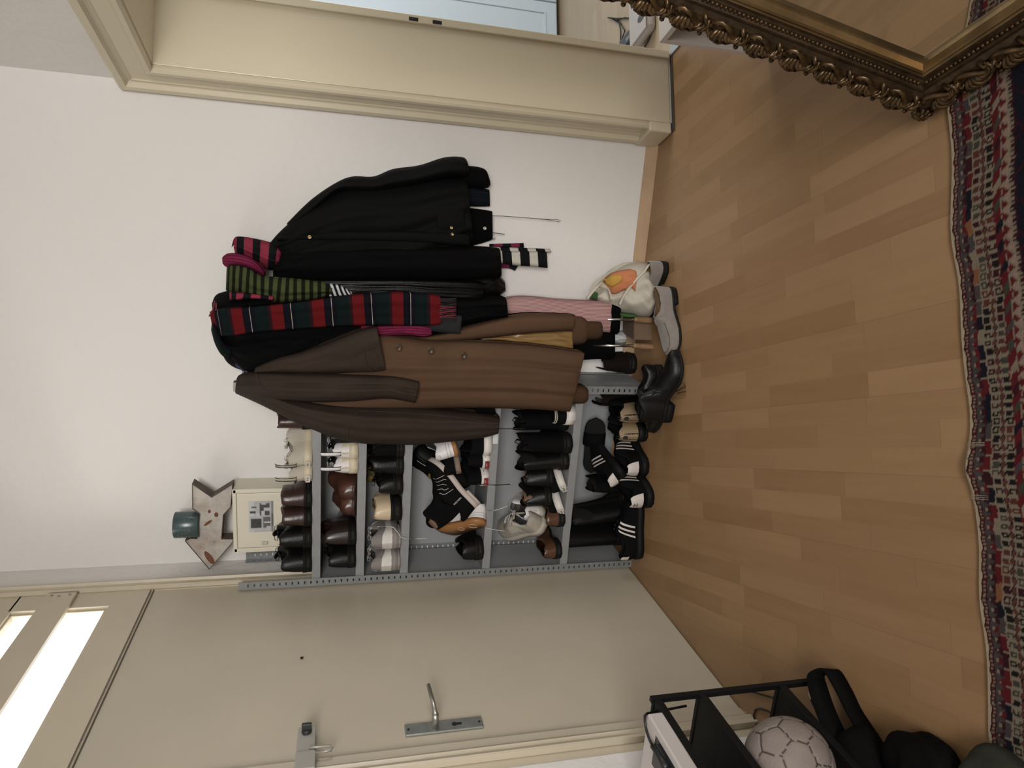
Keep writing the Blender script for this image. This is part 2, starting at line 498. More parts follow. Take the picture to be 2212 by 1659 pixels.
lw(lk, 'latch_lever', M_LOCKG, 0, True)
hp = PX(652, 1421, 0)
lw(MB().lathe([(0, .001), (.0055, .001), (.006, 0), (.0045, -.002)], hp, (1, 0, 0), 12), 'spy_hole', MATS['hole_dark'])
# street-side wall behind the glass (outside)
# ---- doorway trim (casing + jamb lining)
JB = MB()
bw(JB, (0.130, -.004, 0.012), (0.14, .275, 1.972)); bw(JB, (0.130, -.004, 1.965), (1.18, .275, 1.985)); bw(JB, (1.165, -.004, 0.012), (1.175, .275, 1.972))
o = struct('trim_2', JB, M_CASE, .002); tag(o, 'cream painted jamb lining of the open doorway', 'door jamb')
JS = MB()
bw(JS, (0.128, .272, 0.012), (0.15, .305, 1.972)); bw(JS, (0.13, .272, 1.953), (1.175, .305, 1.985)); bw(JS, (1.155, .272, 0.012), (1.175, .305, 1.972))
o = struct('trim_3', JS, M_CASE, .003); tag(o, 'rebate strip on the far edge of the doorway jamb', 'door jamb')
ST = MB()
for z_ in (.965, 1.055):
    ST.box((.1505, .278, z_), (.1515, .292, z_ + .035), T, N, EZ, K)
o = struct('trim_4', ST, MATS['hole_dark']); tag(o, 'dark strike slots in the doorway jamb', 'strike slot')
CP2 = [(0, 0), (0, .022), (.006, .03), (.022, .03), (.030, .02), (.036, .017), (.082, .019), (.088, .024), (.094, .02), (.100, .026), (.108, .040), (.128, .043), (.138, .034), (.14, 0)]
cs = sweep([(.135, .10), (.135, 1.968), (1.172, 1.968), (1.172, .10)], [(-w, -h) for w, h in CP2], K, T, EZ, N)
o = struct('trim_5', cs, M_CASE); tag(o, 'moulded cream casing around the open doorway', 'door casing')
PB = MB(); bw(PB, (-.008, -.046, .006), (.139, 0, .105)); o = struct('trim_6', PB, M_CASE, .006); tag(o, 'plinth block at the foot of the doorway casing', 'plinth block')
# dark strip where the laminate stops short of the jamb
GP = MB(); bw(GP, (.128, -.04, .0005), (.158, .30, .0025)); o = struct('trim_7', GP, mat('dark_joint_strip', (.05, .035, .022), .9)); tag(o, 'dark strip along the joint between laminate and jamb', 'floor joint')
TS = MB(); bw(TS, (.145, .285, .0), (1.17, .335, .006)); o = struct('trim_8', TS, mat('threshold_metal', (.55, .58, .57), .35, metal=.6), .002); tag(o, 'pale metal threshold strip in the doorway', 'threshold')
# skirting of the back wall: three-step beech moulding
SKP = [(0, 0), (-.019, 0), (-.019, .014), (-.015, .018), (-.015, .03), (-.011, .034), (-.011, .046), (-.006, .05), (0, .05)]
sk = MB()
vs = [V((xx, y_, z_)) for xx in (0.02, K.x - .012) for y_, z_ in SKP]
k_ = len(SKP)
sk.add(vs, [(j, (j + 1) % k_, k_ + (j + 1) % k_, k_ + j) for j in range(k_)] + [tuple(range(k_)), tuple(range(2 * k_ - 1, k_ - 1, -1))])
o = struct('baseboard_back', sk, mat('beech_moulding', (.46, .32, .20), .3, var=.12, vscale=8)); tag(o, 'narrow stepped beech skirting along the back wall', 'baseboard')
# hanging cable stub / cracks beside the doorway casing
ck = MB()
def wl(pts, r): ck.tube([PY(x, y, -.003) for x, y in pts], r, 5)
wl([(1165, 283), (1250, 289), (1330, 295), (1385, 300), (1405, 303)], .0014)
wl([(1398, 302), (1404, 316), (1401, 335)], .0012); wl([(278, 178), (289, 176), (291, 188)], .0022); wl([(285, 175), (330, 179), (430, 191)], .0012); wl([(600, 212), (618, 213)], .0016)
o = ck.build('wall_crack', mat('crack_dark', (.06, .04, .03), .9)); tag(o, 'cracked paint and loose wire along the doorway casing', 'wall damage', None, 'structure')

# ---- things in the next room
WB = K + N * 0 + T * 0
bl = PZ(1211, 90, 0); br = bl + N * 0.9
wz = 1.72
WR = thing('wardrobe', 'pale blue wardrobe standing in the next room beyond the doorway', 'wardrobe', bl)
def rel(mb, name, m, par, bevel=0.0, smooth=False):
    o = mb.build(name, m, None, smooth, bevel)
    o.parent = par
    o.matrix_parent_inverse = par.matrix_basis.inverted()
    return o
M_BLUE = mat('pale_blue_paint', (.62, .74, .82), .4)
ob = bl - N * 0.36
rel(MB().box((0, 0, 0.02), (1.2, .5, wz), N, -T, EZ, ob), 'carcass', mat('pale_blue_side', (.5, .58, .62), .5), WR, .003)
rel(MB().box((.02, -.02, .03), (.595, 0, wz - .02), N, -T, EZ, ob), 'door', M_BLUE, WR, .004)
rel(MB().box((.605, -.02, .03), (1.18, 0, wz - .02), N, -T, EZ, ob), 'door', M_BLUE, WR, .004)
dm = sweep([(.09, .10), (.09, wz - .1), (.53, wz - .1), (.53, .10)], [(0, 0), (0, .006), (.012, .006), (.012, 0)], ob, N, EZ, T * 1, True)
rel(dm, 'door_moulding', M_BLUE, WR).location += T * .02
kn = MB().lathe([(0, 0), (.006, 0), (.006, .012), (.013, .018), (.012, .026), (0, .028)], ob + N * .51 + T * .02 + EZ * 1.02, T, 16); rel(kn, 'knob', mat('dark_knob', (.03, .03, .03), .4), WR, 0, True)

bc = PZ(1424, 92.5, .385)
OB = thing('open_box_shelf', 'white open box shelf standing in the doorway behind the gilt mirror', 'shelf unit', (bc.x, bc.y, 0))
obp = V((bc.x, bc.y, 0))
M_WLAM = mat('white_laminate', (.62, .57, .53), .4); M_WEDGE = mat('white_edge_band', (.52, .44, .36), .5)
for nm, a, b in (('top_panel', (0, 0, .367), (.55, .36, .385)), ('side_panel', (0, 0, 0.0), (.018, .36, .367)), ('side_panel', (.532, 0, 0), (.55, .36, .367)), ('bottom_panel', (.018, 0, .02), (.532, .36, .038)), ('back_panel', (.018, .352, .038), (.532, .36, .367))):
    rel(MB().box(a, b, T, N, EZ, obp), nm, M_WLAM, OB, .001)
# power brick with its cables, plastic container
pb0 = PZ(1342, 104, .02); pb1 = PZ(1378, 62, .02)
pd = (pb1 - pb0); pd.z = 0; pdn = pd.normalized(); pw = V((-pdn.y, pdn.x, 0))
PBk = thing('power_adapter', 'black power adapter lying on the pale floor beyond the doorway', 'power adapter', (pb0.x, pb0.y, 0))
pc = V((pb0.x, pb0.y, 0))
rel(MB().box((0, -.032, 0), (pd.length * .85, .032, .034), pdn, pw, EZ, pc), 'body', mat('glossy_black_plastic', (.015, .016, .018), .25), PBk, .008)
rel(MB().box((pd.length * .45, -.012, .034), (pd.length * .66, .002, .0345), pdn, pw, EZ, pc), 'sticker', mat('grey_sticker', (.25, .26, .27), .5), PBk)
cb = MB().tube([PZ(x, y, .004) for x, y in ((1383, 62), (1389, 57), (1396, 60), (1402, 70), (1404, 80), (1399, 90), (1393, 100), (1393, 112), (1394, 125))], .003, 6)
rel(cb, 'cable', mat('black_cable', (.008, .008, .009), .5), PBk, 0, True)
cb = MB().tube([PZ(x, y, .004) for x, y in ((1340, 100), (1341, 70), (1338, 50), (1325, 42), (1313, 38), (1330, 40), (1345, 40), (1362, 39), (1350, 38), (1330, 44), (1326, 42), (1340, 50), (1350, 66), (1343, 85))], .003, 6)
rel(cb, 'cable', MATS['black_cable'], PBk, 0, True)
cb = MB().tube([PZ(x, y, .004) for x, y in ((1341, 107), (1330, 108), (1322, 104), (1322, 98), (1328, 96))], .003, 6); rel(cb, 'cable', MATS['black_cable'], PBk, 0, True)
q = PZ(1398, 42, 0)
PC = thing('plastic_tub', 'greyish white plastic tub with a dark oval label on the far floor', 'plastic tub', q)
tb = MB()
tb.prism([(-.1, -.07), (.1, -.07), (.1, .09), (-.1, .09)], q, N, T, EZ, 0, .05); rel(tb, 'tub', mat('milky_plastic', (.47, .43, .40), .4), PC, .02)
rel(MB().box((-.103, -.072, .05), (.103, .093, .056), N, T, EZ, q), 'lid', mat('milky_lid', (.52, .48, .45), .4), PC, .003)
ov = MB().add([q + N * (-.03 + .02 * math.cos(a)) + T * (.06 + .04 * math.sin(a)) + EZ * .0575 for a in [2 * PI * i / 20 for i in range(20)]], [tuple(range(20))]); rel(ov, 'label', mat('slate_label', (.09, .10, .11), .6), PC)

# ================================================================== shoe shelf
SH = [1.430, 1.253, 1.069, 0.710, 0.350]
SPX = [673.4, 768, 863.4, 1041, 1208.2]
SY, SW, SHT = -0.261, 0.872, 1.715
RK = thing('shelving_unit', 'grey slotted steel shelving unit packed with shoes in the corner', 'shelving unit', (0.44, -0.13, 0))
def post(x, y, dx, dy):
    """slotted angle post with its corner at (x, y); flanges run to x+dx and y+dy"""
    mb = MB()
    t = .0018
    pitch, fl, h0 = .0245, .034, .012
    n = int((SHT - .01) / pitch)
    def flange(P):
        # P(u, z): u across 0..fl
        us = (0, .011, .024, fl)
        zs = [0]
        for i in range(n):
            zc = h0 + i * pitch
            zs += [zc - .0028, zc + .0028]
        zs.append(SHT)
        for i in range(len(zs) - 1):
            for j in range(3):
                if i % 2 == 1 and j == 1: continue
                a = [P(us[j], zs[i]), P(us[j + 1], zs[i]), P(us[j + 1], zs[i + 1]), P(us[j], zs[i + 1])]
                mb.add(a, [(0, 1, 2, 3)])
    sx, sy = (1 if dx > 0 else -1), (1 if dy > 0 else -1)
    flange(lambda u, z: V((x + sx * u, y, z)))
    flange(lambda u, z: V((x, y + sy * u, z)))
    o = rel(mb, 'slotted_post', M_POST, RK)
    md = o.modifiers.new('thick', 'SOLIDIFY'); md.thickness = t; md.offset = 0
    return o
post(.004, SY, 1, 1); post(SW, SY, -1, 1); post(.004, -.004, 1, -1); post(SW, -.004, -1, -1)
M_INNER = M_STEEL
for i, z in enumerate(SH):
    mb = MB()
    x0, x1, y0, y1 = .024, SW - .006, SY + .003, -.008
    mb.box((x0, y0, z - .0015), (x1, y1, z))                       # tray
    mb.box((x0, y0, z - .034), (x1, y0 + .0015, z - .0015)).box((x0, y1 - .0015, z - .034), (x1, y1, z - .0015))
    mb.box((x0, y0, z - .034), (x0 + .0015, y1, z - .0015)).box((x1 - .0015, y0, z - .034), (x1, y1, z - .0015))
    mb.box((x0, y0 + .0015, z - .034), (x1, y0 + .016, z - .0325))
    sh = rel(mb, 'shelf_tray', M_STEEL, RK, .0006)
    for (bx, by, s_) in ((.0215, SY - .002, -1), (SW - .0215, SY - .002, -1)):
        bl_ = MB().lathe([(0, 0), (.006, 0), (.0055, .003), (.003, .0045), (0, .005)], (bx, by, z - .016), (0, -1, 0), 10)
        b_ = rel(bl_, 'bolt', M_BRIGHT, RK, 0, True)
        b_.parent = sh; b_.matrix_parent_inverse = RK.matrix_basis.inverted()
M_PANEL = mat('grey_sheet', (0.27, 0.275, 0.28), 0.5, metal=0.1, var=.05, vscale=12)  # grey sheets added behind and beside the shelves, darker than the wall
rel(MB().box((.030, -.0020, .015), (SW - .010, -.0008, SH[0] - .036)), 'back_panel', M_PANEL, RK)
for x_ in (.0222, SW - .0040): rel(MB().box((x_, SY + .022, .02), (x_ + .0012, -.024, SH[0] - .004)), 'side_panel', M_PANEL, RK)
# added grey side sheet low on the left, behind the front post
lb = PY(1063, 945, SY + .0025)
pl_ = rel(MB().box((lb.x - .028, SY + .0012, .681), (lb.x + .028, SY + .0028, .702)), 'price_label', mat('label_paper', (.52, .53, .53), .6), RK)
tx = text_mesh('label_number', '4SOLL', .014, mat('print_black', (.02, .02, .02), .7), None, (lb.x, SY + .0008, .691), (1, 0, 0), (0, 0, 1), .0002)
tx.parent = pl_; tx.matrix_parent_inverse = RK.matrix_basis.inverted()

# ================================================================== meter cabinet, arrow sign, tin
CB = thing('wall_cabinet', 'small white wall cabinet with a black and white photo on its door', 'cabinet', (.24, 0, 1.517))
M_CABW = mat('cabinet_enamel', (.62, .58, .47), .4, var=.04, vscale=12)
ca, cb_ = V((.102, -.125, 1.508)), V((.383, -.125, 1.746))
mb = MB()
mb.box((ca.x, -.118, ca.z), (cb_.x, -.001, cb_.z)).box((ca.x, -.125, ca.z), (ca.x + .016, -.118, cb_.z)).box((cb_.x - .016, -.125, ca.z), (cb_.x, -.118, cb_.z)).box((ca.x, -.125, ca.z), (cb_.x, -.118, ca.z + .016)).box((ca.x, -.125, cb_.z - .013), (cb_.x, -.118, cb_.z))
rel(mb, 'body', M_CABW, CB, .002)
dr = rel(MB().box((ca.x + .018, -.124, ca.z + .018), (cb_.x - .018, -.117, cb_.z - .015)), 'door', M_CABW, CB, .002)
h_ = rel(MB().box((.134, -.132, 1.612), (.147, -.124, 1.636)), 'latch', mat('aged_cream_plastic', (.42, .40, .31), .45), CB, .002)
# photograph
nx, nz = 40, 30
a_, b_ = PY(538, 1150, -.1255), PY(590, 1082, -.1255)
random.seed(3)
img = [[.45 + .12 * random.random() for _ in range(nx)] for _ in range(nz)]
def fill(x0, z0, x1, z1, g):
    for j in range(nz):
        for i in range(nx):
            if x0 <= i / nx < x1 and z0 <= j / nz < z1: img[j][i] = g + .05 * random.random()
fill(0, .8, 1, 1, .62); fill(.55, .6, .9, .8, .5); fill(0, 0, 1, .1, .25); fill(.1, .42, .52, .95, .5); fill(.13, .5, .45, .92, .04); fill(.55, .15, .95, .55, .06)
fill(.15, .12, .5, .42, .12); fill(.5, .55, .62, .7, .6); fill(.62, .72, .7, .95, .05); fill(.78, .7, .84, .9, .08); fill(0, .2, .12, .8, .5); fill(.05, .12, .2, .3, .55); fill(.3, .12, .34, .4, .6); fill(.7, .1, .78, .4, .55); fill(.88, .3, .97, .5, .5); fill(.2, .0, .6, .08, .12); fill(.55, .35, .68, .5, .6)
vs, cl = [], []
for j in range(nz + 1):
    for i in range(nx + 1):
        vs.append((a_.x + (b_.x - a_.x) * i / nx, -.1258, b_.z + (a_.z - b_.z) * (1 - j / nz) if False else min(a_.z, b_.z) + abs(a_.z - b_.z) * j / nz))
        g = img[min(j, nz - 1)][min(i, nx - 1)] * .75; cl.append((g, g, g * 1.02))
mb = MB(); mb.add(vs, [(j * (nx + 1) + i, j * (nx + 1) + i + 1, (j + 1) * (nx + 1) + i + 1, (j + 1) * (nx + 1) + i) for j in range(nz) for i in range(nx)])
po = mb.build('photo', mat_attr('photo_print', .35), None, fix=False); set_col(po.data, cl)
po.parent = CB; po.matrix_parent_inverse = CB.matrix_basis.inverted()

AR = thing('arrow_sign', 'rusty sheet metal arrow sign pointing left on top of the white cabinet', 'sign', (.22, -.07, 1.746))
ap = [(455, 1229), (403, 1168), (414, 1163), (429, 1163), (435, 1110), (419, 1098), (418, 1045), (460, 1074), (505, 1046), (501, 1095), (485, 1112), (481, 1164), (506, 1164), (506, 1170)]
poly = [(q.x, q.z) for q in (PY(x, y, -.115) for x, y in ap)]
zmin = min(q[1] for q in poly)
poly = [(x, z - zmin + 1.747) for x, z in poly]
M_RUST = mat('rusty_white_enamel', (.34, .30, .26), .6, bump=.1, scale=60)
nt = M_RUST.node_tree
tc = nt.nodes.new('ShaderNodeTexCoord'); n1 = nt.nodes.new('ShaderNodeTexNoise'); n1.inputs['Scale'].default_value = 11; n1.inputs['Detail'].default_value = 8; n1.inputs['Roughness'].default_value = .65
nt.links.new(tc.outputs['Object'], n1.inputs['Vector'])
rp = nt.nodes.new('ShaderNodeValToRGB')
for pos, c in ((.57, (.30, .25, .21)), (.62, (.13, .065, .035))):
    e = rp.color_ramp.elements.new(pos); e.color = (*c, 1)
rp.color_ramp.elements[0].color = (.42, .39, .35, 1); rp.color_ramp.elements[0].position = .36
rp.color_ramp.elements[-1].position = .70; rp.color_ramp.elements[-1].color = (.11, .045, .02, 1)
nt.links.new(n1.outputs['Fac'], rp.inputs['Fac']); nt.links.new(rp.outputs['Color'], nt.nodes['Principled BSDF'].inputs['Base Color'])
M_RUSTD = mat('rusty_edge', (.10, .075, .06), .7, var=.4, vscale=30)
pz = V((0, 0, 0))
rel(MB().prism(poly, pz, EX, EZ, EY, -.1135, -.1105), 'face', M_RUST, AR)
mb = MB()
for (x0, z0), (x1, z1) in zip(poly, poly[1:] + poly[:1]):
    mb.add([(x0, -.1185, z0), (x1, -.1185, z1), (x1, -.062, z1), (x0, -.062, z0)], [(0, 1, 2, 3)])
o = rel(mb, 'rim', M_RUSTD, AR); md = o.modifiers.new('thick', 'SOLIDIFY'); md.thickness = .0025; md.offset = 0
rel(MB().prism(poly, pz, EX, EZ, EY, -.064, -.062), 'back_plate', M_RUSTD, AR)
rs = MB()
for cx_, cz_, rx, rz, a in ((455, 1205, .035, .012, .5), (455, 1105, .008, .006, 0), (452, 1130, .02, .006, -.9), (470, 1112, .011, .008, 0)):
    q = PY(cx_, cz_, -.115); q.z += 1.747 - zmin
    rs.add([V((q.x + math.cos(t_) * rx * math.cos(a) - math.sin(t_) * rz * math.sin(a), -.1139, q.z + math.cos(t_) * rx * math.sin(a) + math.sin(t_) * rz * math.cos(a))) for t_ in [2 * PI * i / 14 for i in range(14)]], [tuple(range(14))])
rel(rs, 'rust_patch', mat('rust_orange', (.16, .06, .03), .85, var=.3, vscale=60), AR)

t0, t1 = PY(430, 1158, -.09), PY(373, 1108, -.09)
tz0 = 1.747 - zmin + PY(433, 1135, -.115).z
TN = thing('candle_tin', 'dark teal glittery candle jar standing on the rusty arrow sign', 'candle jar', ((t0.x + t1.x) / 2, -.09, tz0))
tr_ = abs(t1.x - t0.x) / 2; th = t1.z - t0.z
M_TEAL = mat('teal_glass', (.05, .085, .085), .25, var=.3, vscale=8)
rel(MB().lathe([(0, 0), (tr_ * .96, 0), (tr_, .004), (tr_, th - .003), (tr_ * .98, th), (tr_ * .93, th), (tr_ * .92, th - .012), (0, th - .012)], ((t0.x + t1.x) / 2, -.09, tz0), (0, 0, 1), 28), 'jar', M_TEAL, TN, 0, True)
mb = MB(); random.seed(5)
for _ in range(90):
    a = random.uniform(-2.6, -.4); z = random.triangular(.1, .95, .35) * th
    mb.ball(((t0.x + t1.x) / 2 + math.cos(a) * tr_, -.09 + math.sin(a) * tr_, tz0 + z), random.uniform(.0006, .0016), 4)
rel(mb, 'glitter', mat('silver_glitter', (.5, .52, .5), .3, metal=.5), TN)

# ================================================================== gilt mirror
mc = V((1.8905, -1.467, 0.004))
mm = V((.366, -.931, 0)).normalized(); mn = V((-mm.y, mm.x, 0))
mu = EZ * math.cos(.22) + mn * math.sin(.22); mf = mm.cross(mu)
MW_, MH_ = .96, 1.62
MR = thing('mirror', 'large mirror in an ornate gilt frame leaning beside the rug', 'mirror', mc)
M_GILT = mat('dark_gilt', (.065, .038, .017), .42, metal=.55, var=.55, vscale=45, bump=.1, scale=160)
M_GILTB = mat('bright_gilt', (.24, .16, .075), .32, metal=.85, var=.35, vscale=14)
M_GILTL = mat('leaf_gilt', (.105, .060, .024), .36, metal=.6, var=.6, vscale=60)
OUT = [(0, 0), (MW_, 0), (MW_, MH_), (0, MH_)]
fp = [(0, 0), (0, .026), (.008, .034), (.03, .046), (.055, .040), (.066, .032), (.070, .035), (.076, .035), (.079, .029), (.089, .029), (.090, .024), (.098, .022), (.098, 0)]
rel(sweep(OUT, [(-w, h) for w, h in fp], mc, mm, mu, mf, True), 'frame', M_GILT, MR)
ip = [(.096, .0), (.096, .023), (.099, .026), (.102, .022), (.105, .022), (.109, .027), (.114, .025), (.118, .012), (.118, 0)]
rel(sweep(OUT, [(-w, h) for w, h in ip], mc, mm, mu, mf, True), 'sight_edge', M_GILTB, MR)
gm = mat('mirror_silver', (.78, .78, .74), .02, metal=1)
rel(MB().box((.112, .112, .003), (MW_ - .112, MH_ - .112, .007), mm, mu, mf, mc), 'glass', gm, MR)
rel(MB().box((.01, .01, -.004), (MW_ - .01, MH_ - .01, .0), mm, mu, mf, mc), 'backboard', mat('backboard', (.12, .08, .05), .8), MR)
sides = [((0, 0), (1, 0), MW_), ((MW_, 0), (0, 1), MH_), ((MW_, MH_), (-1, 0), MW_), ((0, MH_), (0, -1), MH_)]
for (ox, oy), (dx, dy), L in sides:
    ix, iy = -dy, dx                      # inward
    def P(s, w, h): return mc + mm * (ox + dx * s + ix * w) + mu * (oy + dy * s + iy * w) + mf * h
    bd = MB()
    n = int((L - .18) / .0105)
    for i in range(n): bd.ball(P(.09 + (L - .18) * (i + .5) / n, .084, .030), .0042, 6)
    rel(bd, 'bead_row', M_GILTL, MR, 0, True)
    lf = MB()
    nc = int(round((L - .10) / .088))
    random.seed(int(L * 100) + ox.__hash__() % 7)
    for c in range(nc):
        s0 = .05 + (L - .10) * (c + .5) / nc
        sg = 1
        for k in range(7):                # acanthus: a fan of curling lobes springing from an S-shaped stem
            a = -1.15 + k * .36
            ln = .030 + .008 * math.sin(k * 1.1) + random.uniform(-.003, .003)
            bs, bw_ = s0 - .022 + k * .006, .040 - abs(k - 3) * .002
            pts = []
            for t_ in range(7):
                f_ = t_ / 6
                aa = a + f_ * f_ * 1.5
                pts.append(P(bs + sg * math.sin(aa) * ln * f_, bw_ - math.cos(aa) * ln * f_ * .9, .040 + .014 * math.sin(f_ * 2.6)))
            lf.tube(pts, .0078, 6, .0030)
        st = [P(s0 - .046 + .092 * i / 10, .046 + .014 * math.sin(i / 10 * 2 * PI), .042 + .006 * math.sin(i / 10 * PI)) for i in range(11)]
        lf.tube(st, .0050, 6, .0080)
        for k in range(4):
            f_ = k / 3
            lf.tube([P(s0 + .02 + .022 * f_, .058 - .03 * f_, .038), P(s0 + .03 + .024 * f_, .050 - .03 * f_, .052), P(s0 + .040 + .02 * f_, .052 - .026 * f_, .046)], .0062, 6, .003)
        lf.ball(P(s0 + .034, .012, .046), .0062, 8).ball(P(s0 - .034, .052, .046), .0045, 8)
        for k in range(5): lf.ball(P(s0 - .04 + k * .018 + random.uniform(-.003, .003), .009 + random.uniform(-.004, .002), .026), .0085, 6, (1.2, 1, 1))
    rel(lf, 'acanthus_ornament', M_GILTL, MR, 0, True)
for (cx_, cy_) in OUT:
    ro = MB()
    q = mc + mm * (cx_ + (.018 if cx_ == 0 else -.018)) + mu * (cy_ + (.018 if cy_ == 0 else -.018)) + mf * .040
    for k in range(9):
        a = 2 * PI * k / 9; ro.tube([q, q + (mm * math.cos(a) + mu * math.sin(a)) * .013 + mf * .010, q + (mm * math.cos(a) + mu * math.sin(a)) * .022], .006, 6, .004)
    ro.ball(q + mf * .008, .007, 8)
    rel(ro, 'corner_rosette', M_GILTL, MR, 0, True)

# ================================================================== rug
RE = [(2.06, -1.470), (1.876, -1.545), (1.602, -1.629), (1.346, -1.730), (1.183, -1.788), (1.032, -1.843), (.839, -1.913), (.569, -2.009), (.30, -2.105)]
ul = [0]
for a, b in zip(RE, RE[1:]): ul.append(ul[-1] + math.hypot(b[0] - a[0], b[1] - a[1]))
def edge_pt(u):
    i = 0
    while i < len(ul) - 2 and u > ul[i + 1]: i += 1
    return catmull(RE, i + (u - ul[i]) / (ul[i + 1] - ul[i]))
RED, WINE, NAVY, CRM, ORG, GRN, GRY, DKB = (.075, .006, .008), (.026, .004, .007), (.004, .004, .010), (.165, .135, .098), (.16, .065, .03), (.035, .035, .025), (.045, .037, .037), (.006, .004, .004)
def h2(i, k=0):
    x = math.sin(i * 127.1 + k * 311.7) * 43758.5453
    return x - math.floor(x)
def rugcol(u, v):
    w = .0012 * math.sin(u * 210) + .0012 * math.sin(u * 93 + 1)
    v = v + w
    if v < .0075: return (.33, .27, .18)
    if v < .011: return WINE
    if v < .017: return CRM if (u / .0085) % 1 < .5 else RED
    if v < .020: return WINE
    if v < .0405:
        t = (v - .020) / .0205; c = int(u / .021); f = (u / .021) % 1
        if abs(f - .5) * 2 < .30 and .25 < t < .55: return CRM
        tri = abs(f - .5) * 2
        return GRY if t < tri else (WINE if h2(c) > .4 else RED)
    if v < .054:
        c = int((u + .4 * (v - .047)) / .034); f = (u / .034) % 1
        if f < .08: return CRM
        return (ORG, RED, RED, WINE, GRY, CRM, NAVY)[int(h2(c, 3) * 7)]
    if v < .056: return CRM
    if v < .104:
        t = (v - .056) / .048; f = (u / .0185) % 1; c = int(u / .0185)
        if t < .36 or t > .64:
            d = abs(t - (.18 if t < .5 else .82)) / .15
            e = abs(f - .5) / .34
            if d < 1 and e < 1:
                if max(d, e) < .5 and h2(c, 5 if t < .5 else 6) > .6: return (.17, .14, .10)
                return (DKB, WINE, DKB, GRN, (.07, .02, .015))[int(h2(c // 2, 4 if t < .5 else 9) * 5)]
            return CRM
        d = abs(t - .5) / .14; e = abs(f - .5) * 2
        return (.075, .025, .02) if d + e < .95 else (DKB if d + e < 1.15 else CRM)
    if v < .106: return RED
    if v < .1215:
        c = int((u + 1.2 * (v - .11)) / .042); f = ((u + 1.2 * (v - .11)) / .042) % 1
        return RED if f > .45 else (ORG, GRN, NAVY, GRY, CRM, WINE)[int(h2(c, 7) * 6)]
    if v < .124: return CRM
    if v < .141:
        t = (v - .124) / .017; f = (u / .026) % 1; tri = abs(f - .5) * 2
        if abs(t - tri) < .16: return CRM
        return RED if t < tri else (.22, .15, .12)
    if v < .1435: return CRM
    if v < .151: return CRM if (u / .010) % 1 < .5 else WINE
    if v < .155: return WINE
    x = (u % .22) - .11; y = (v % .2) - .10
    if abs(x) + abs(y) < .018: return ORG
    if abs(abs(x) - .05) + abs(abs(y) - .03) < .016: return (RED, ORG, GRY)[int(h2(int(u / .22), 2) * 3)]
    if (abs(x) + abs(y)) % .07 < .006: return WINE
    return NAVY
ru, rv = 500, 190
du, dv = ul[-1] / ru, .76 / rv
vs, cl = [], []
for i in range(ru + 1):
    u = i * du
    ex_, ey_ = edge_pt(u)
    bump = math.exp(-((u - 1.02) / .045) ** 2)
    for j in range(rv + 1):
        v = .76 * (j / rv) ** 1.35
        wob = .004 * math.sin(u * 23) * math.exp(-v * 6)
        z = .0075 + bump * .012 * math.exp(-v * 14) * (1 if v > .004 else .6) + .0012 * math.sin(u * 40 + v * 30) * .5
        if j == 0: z = .0015
        q = V((ex_, ey_, 0)) + T * (v + wob - bump * .006 * math.exp(-v * 40))
        vs.append((q.x, q.y, z)); cl.append(rugcol(u, v))
mb = MB().add(vs, grid_faces(ru + 1, rv + 1, True))
rg = mb.build('rug', mat_attr('rug_wool', .98, bump=.5, scale=420), None, True, fix=False)
set_col(rg.data, cl)
tag(rg, 'dark red oriental rug with a patterned border along the bottom of the room', 'rug')
th_ = MB()
for u0 in (.96, 1.075):
    for k in range(3):
        th_.tube([V((*edge_pt(u0 + k * .0035), 0)) + T * v_ + EZ * (.0105 + .010 * math.exp(-((u0 - 1.02) / .045) ** 2)) for v_ in (-.001, .01, .02, .032, .04)], .0006, 4)
o = th_.build('loose_thread', mat('cream_thread', (.32, .27, .2), .9)); o.parent = rg

# ================================================================== low black rack with its load
bp_ = PZ(1765, 1463, 0)
RKX, RKY = bp_.x - .007, bp_.y - .007
LR = thing('storage_rack', 'low black metal rack with three shelves in front of the cream door', 'rack', (RKX - .15, RKY - .25, 0))
M_RB = mat('rack_black', (.0045, .0045, .0043), .6, spec=.2, bump=.06, scale=400)
x0, x1, y1, y0 = .035, RKX, RKY, RKY - .52
for (px_, py_) in ((x1, y1), (x0, y1), (x1, y0), (x0, y0)):
    rel(MB().box((px_ - .0075, py_ - .0075, 0), (px_ + .0075, py_ + .0075, .522)), 'post', M_RB, LR, .001)
for z in (.512, .380, .132):
    mb = MB().box((x0, y0, z - .003), (x1, y1, z))
    for a, b in (((x0, y1 - .006, z - .018), (x1, y1 + .006, z + .003)), ((x0, y0 - .006, z - .018), (x1, y0 + .006, z + .003)), ((x1 - .006, y0, z - .018), (x1 + .006, y1, z + .003)), ((x0 - .006, y0, z - .018), (x0 + .006, y1, z + .003))): mb.box(a, b)
    rel(mb, 'shelf', M_RB, LR, .001)
# white printer on top
q = PZ(1399, 1541, .557)
PRT = thing('printer', 'white printer with a dark paper slot lying on the black rack', 'printer', (q.x - .13, q.y - .2, .515))
M_PRW = mat('printer_white', (.50, .46, .44), .45)
rel(MB().box((.02, q.y - .46, .5155), (q.x, q.y, .557)), 'body', M_PRW, PRT, .004)
rel(MB().box((q.x - .105, q.y - .40, .5572), (q.x - .02, q.y - .055, .5576)), 'paper_slot', mat('slot_dark', (.02, .02, .024), .35), PRT)
rel(MB().box((.05, q.y - .4, .5572), (q.x - .115, q.y - .10, .5576)), 'lid', mat('printer_grey', (.40, .38, .37), .5), PRT, .0002)
cp = [PZ(x, y, .562) for x, y in ((1393, 1546), (1393, 1560), (1397, 1580), (1403, 1598), (1410, 1612))]
PCB = thing('appliance_cable', 'black cord with a moulded plug lying across the white printer', 'cord', cp[0])
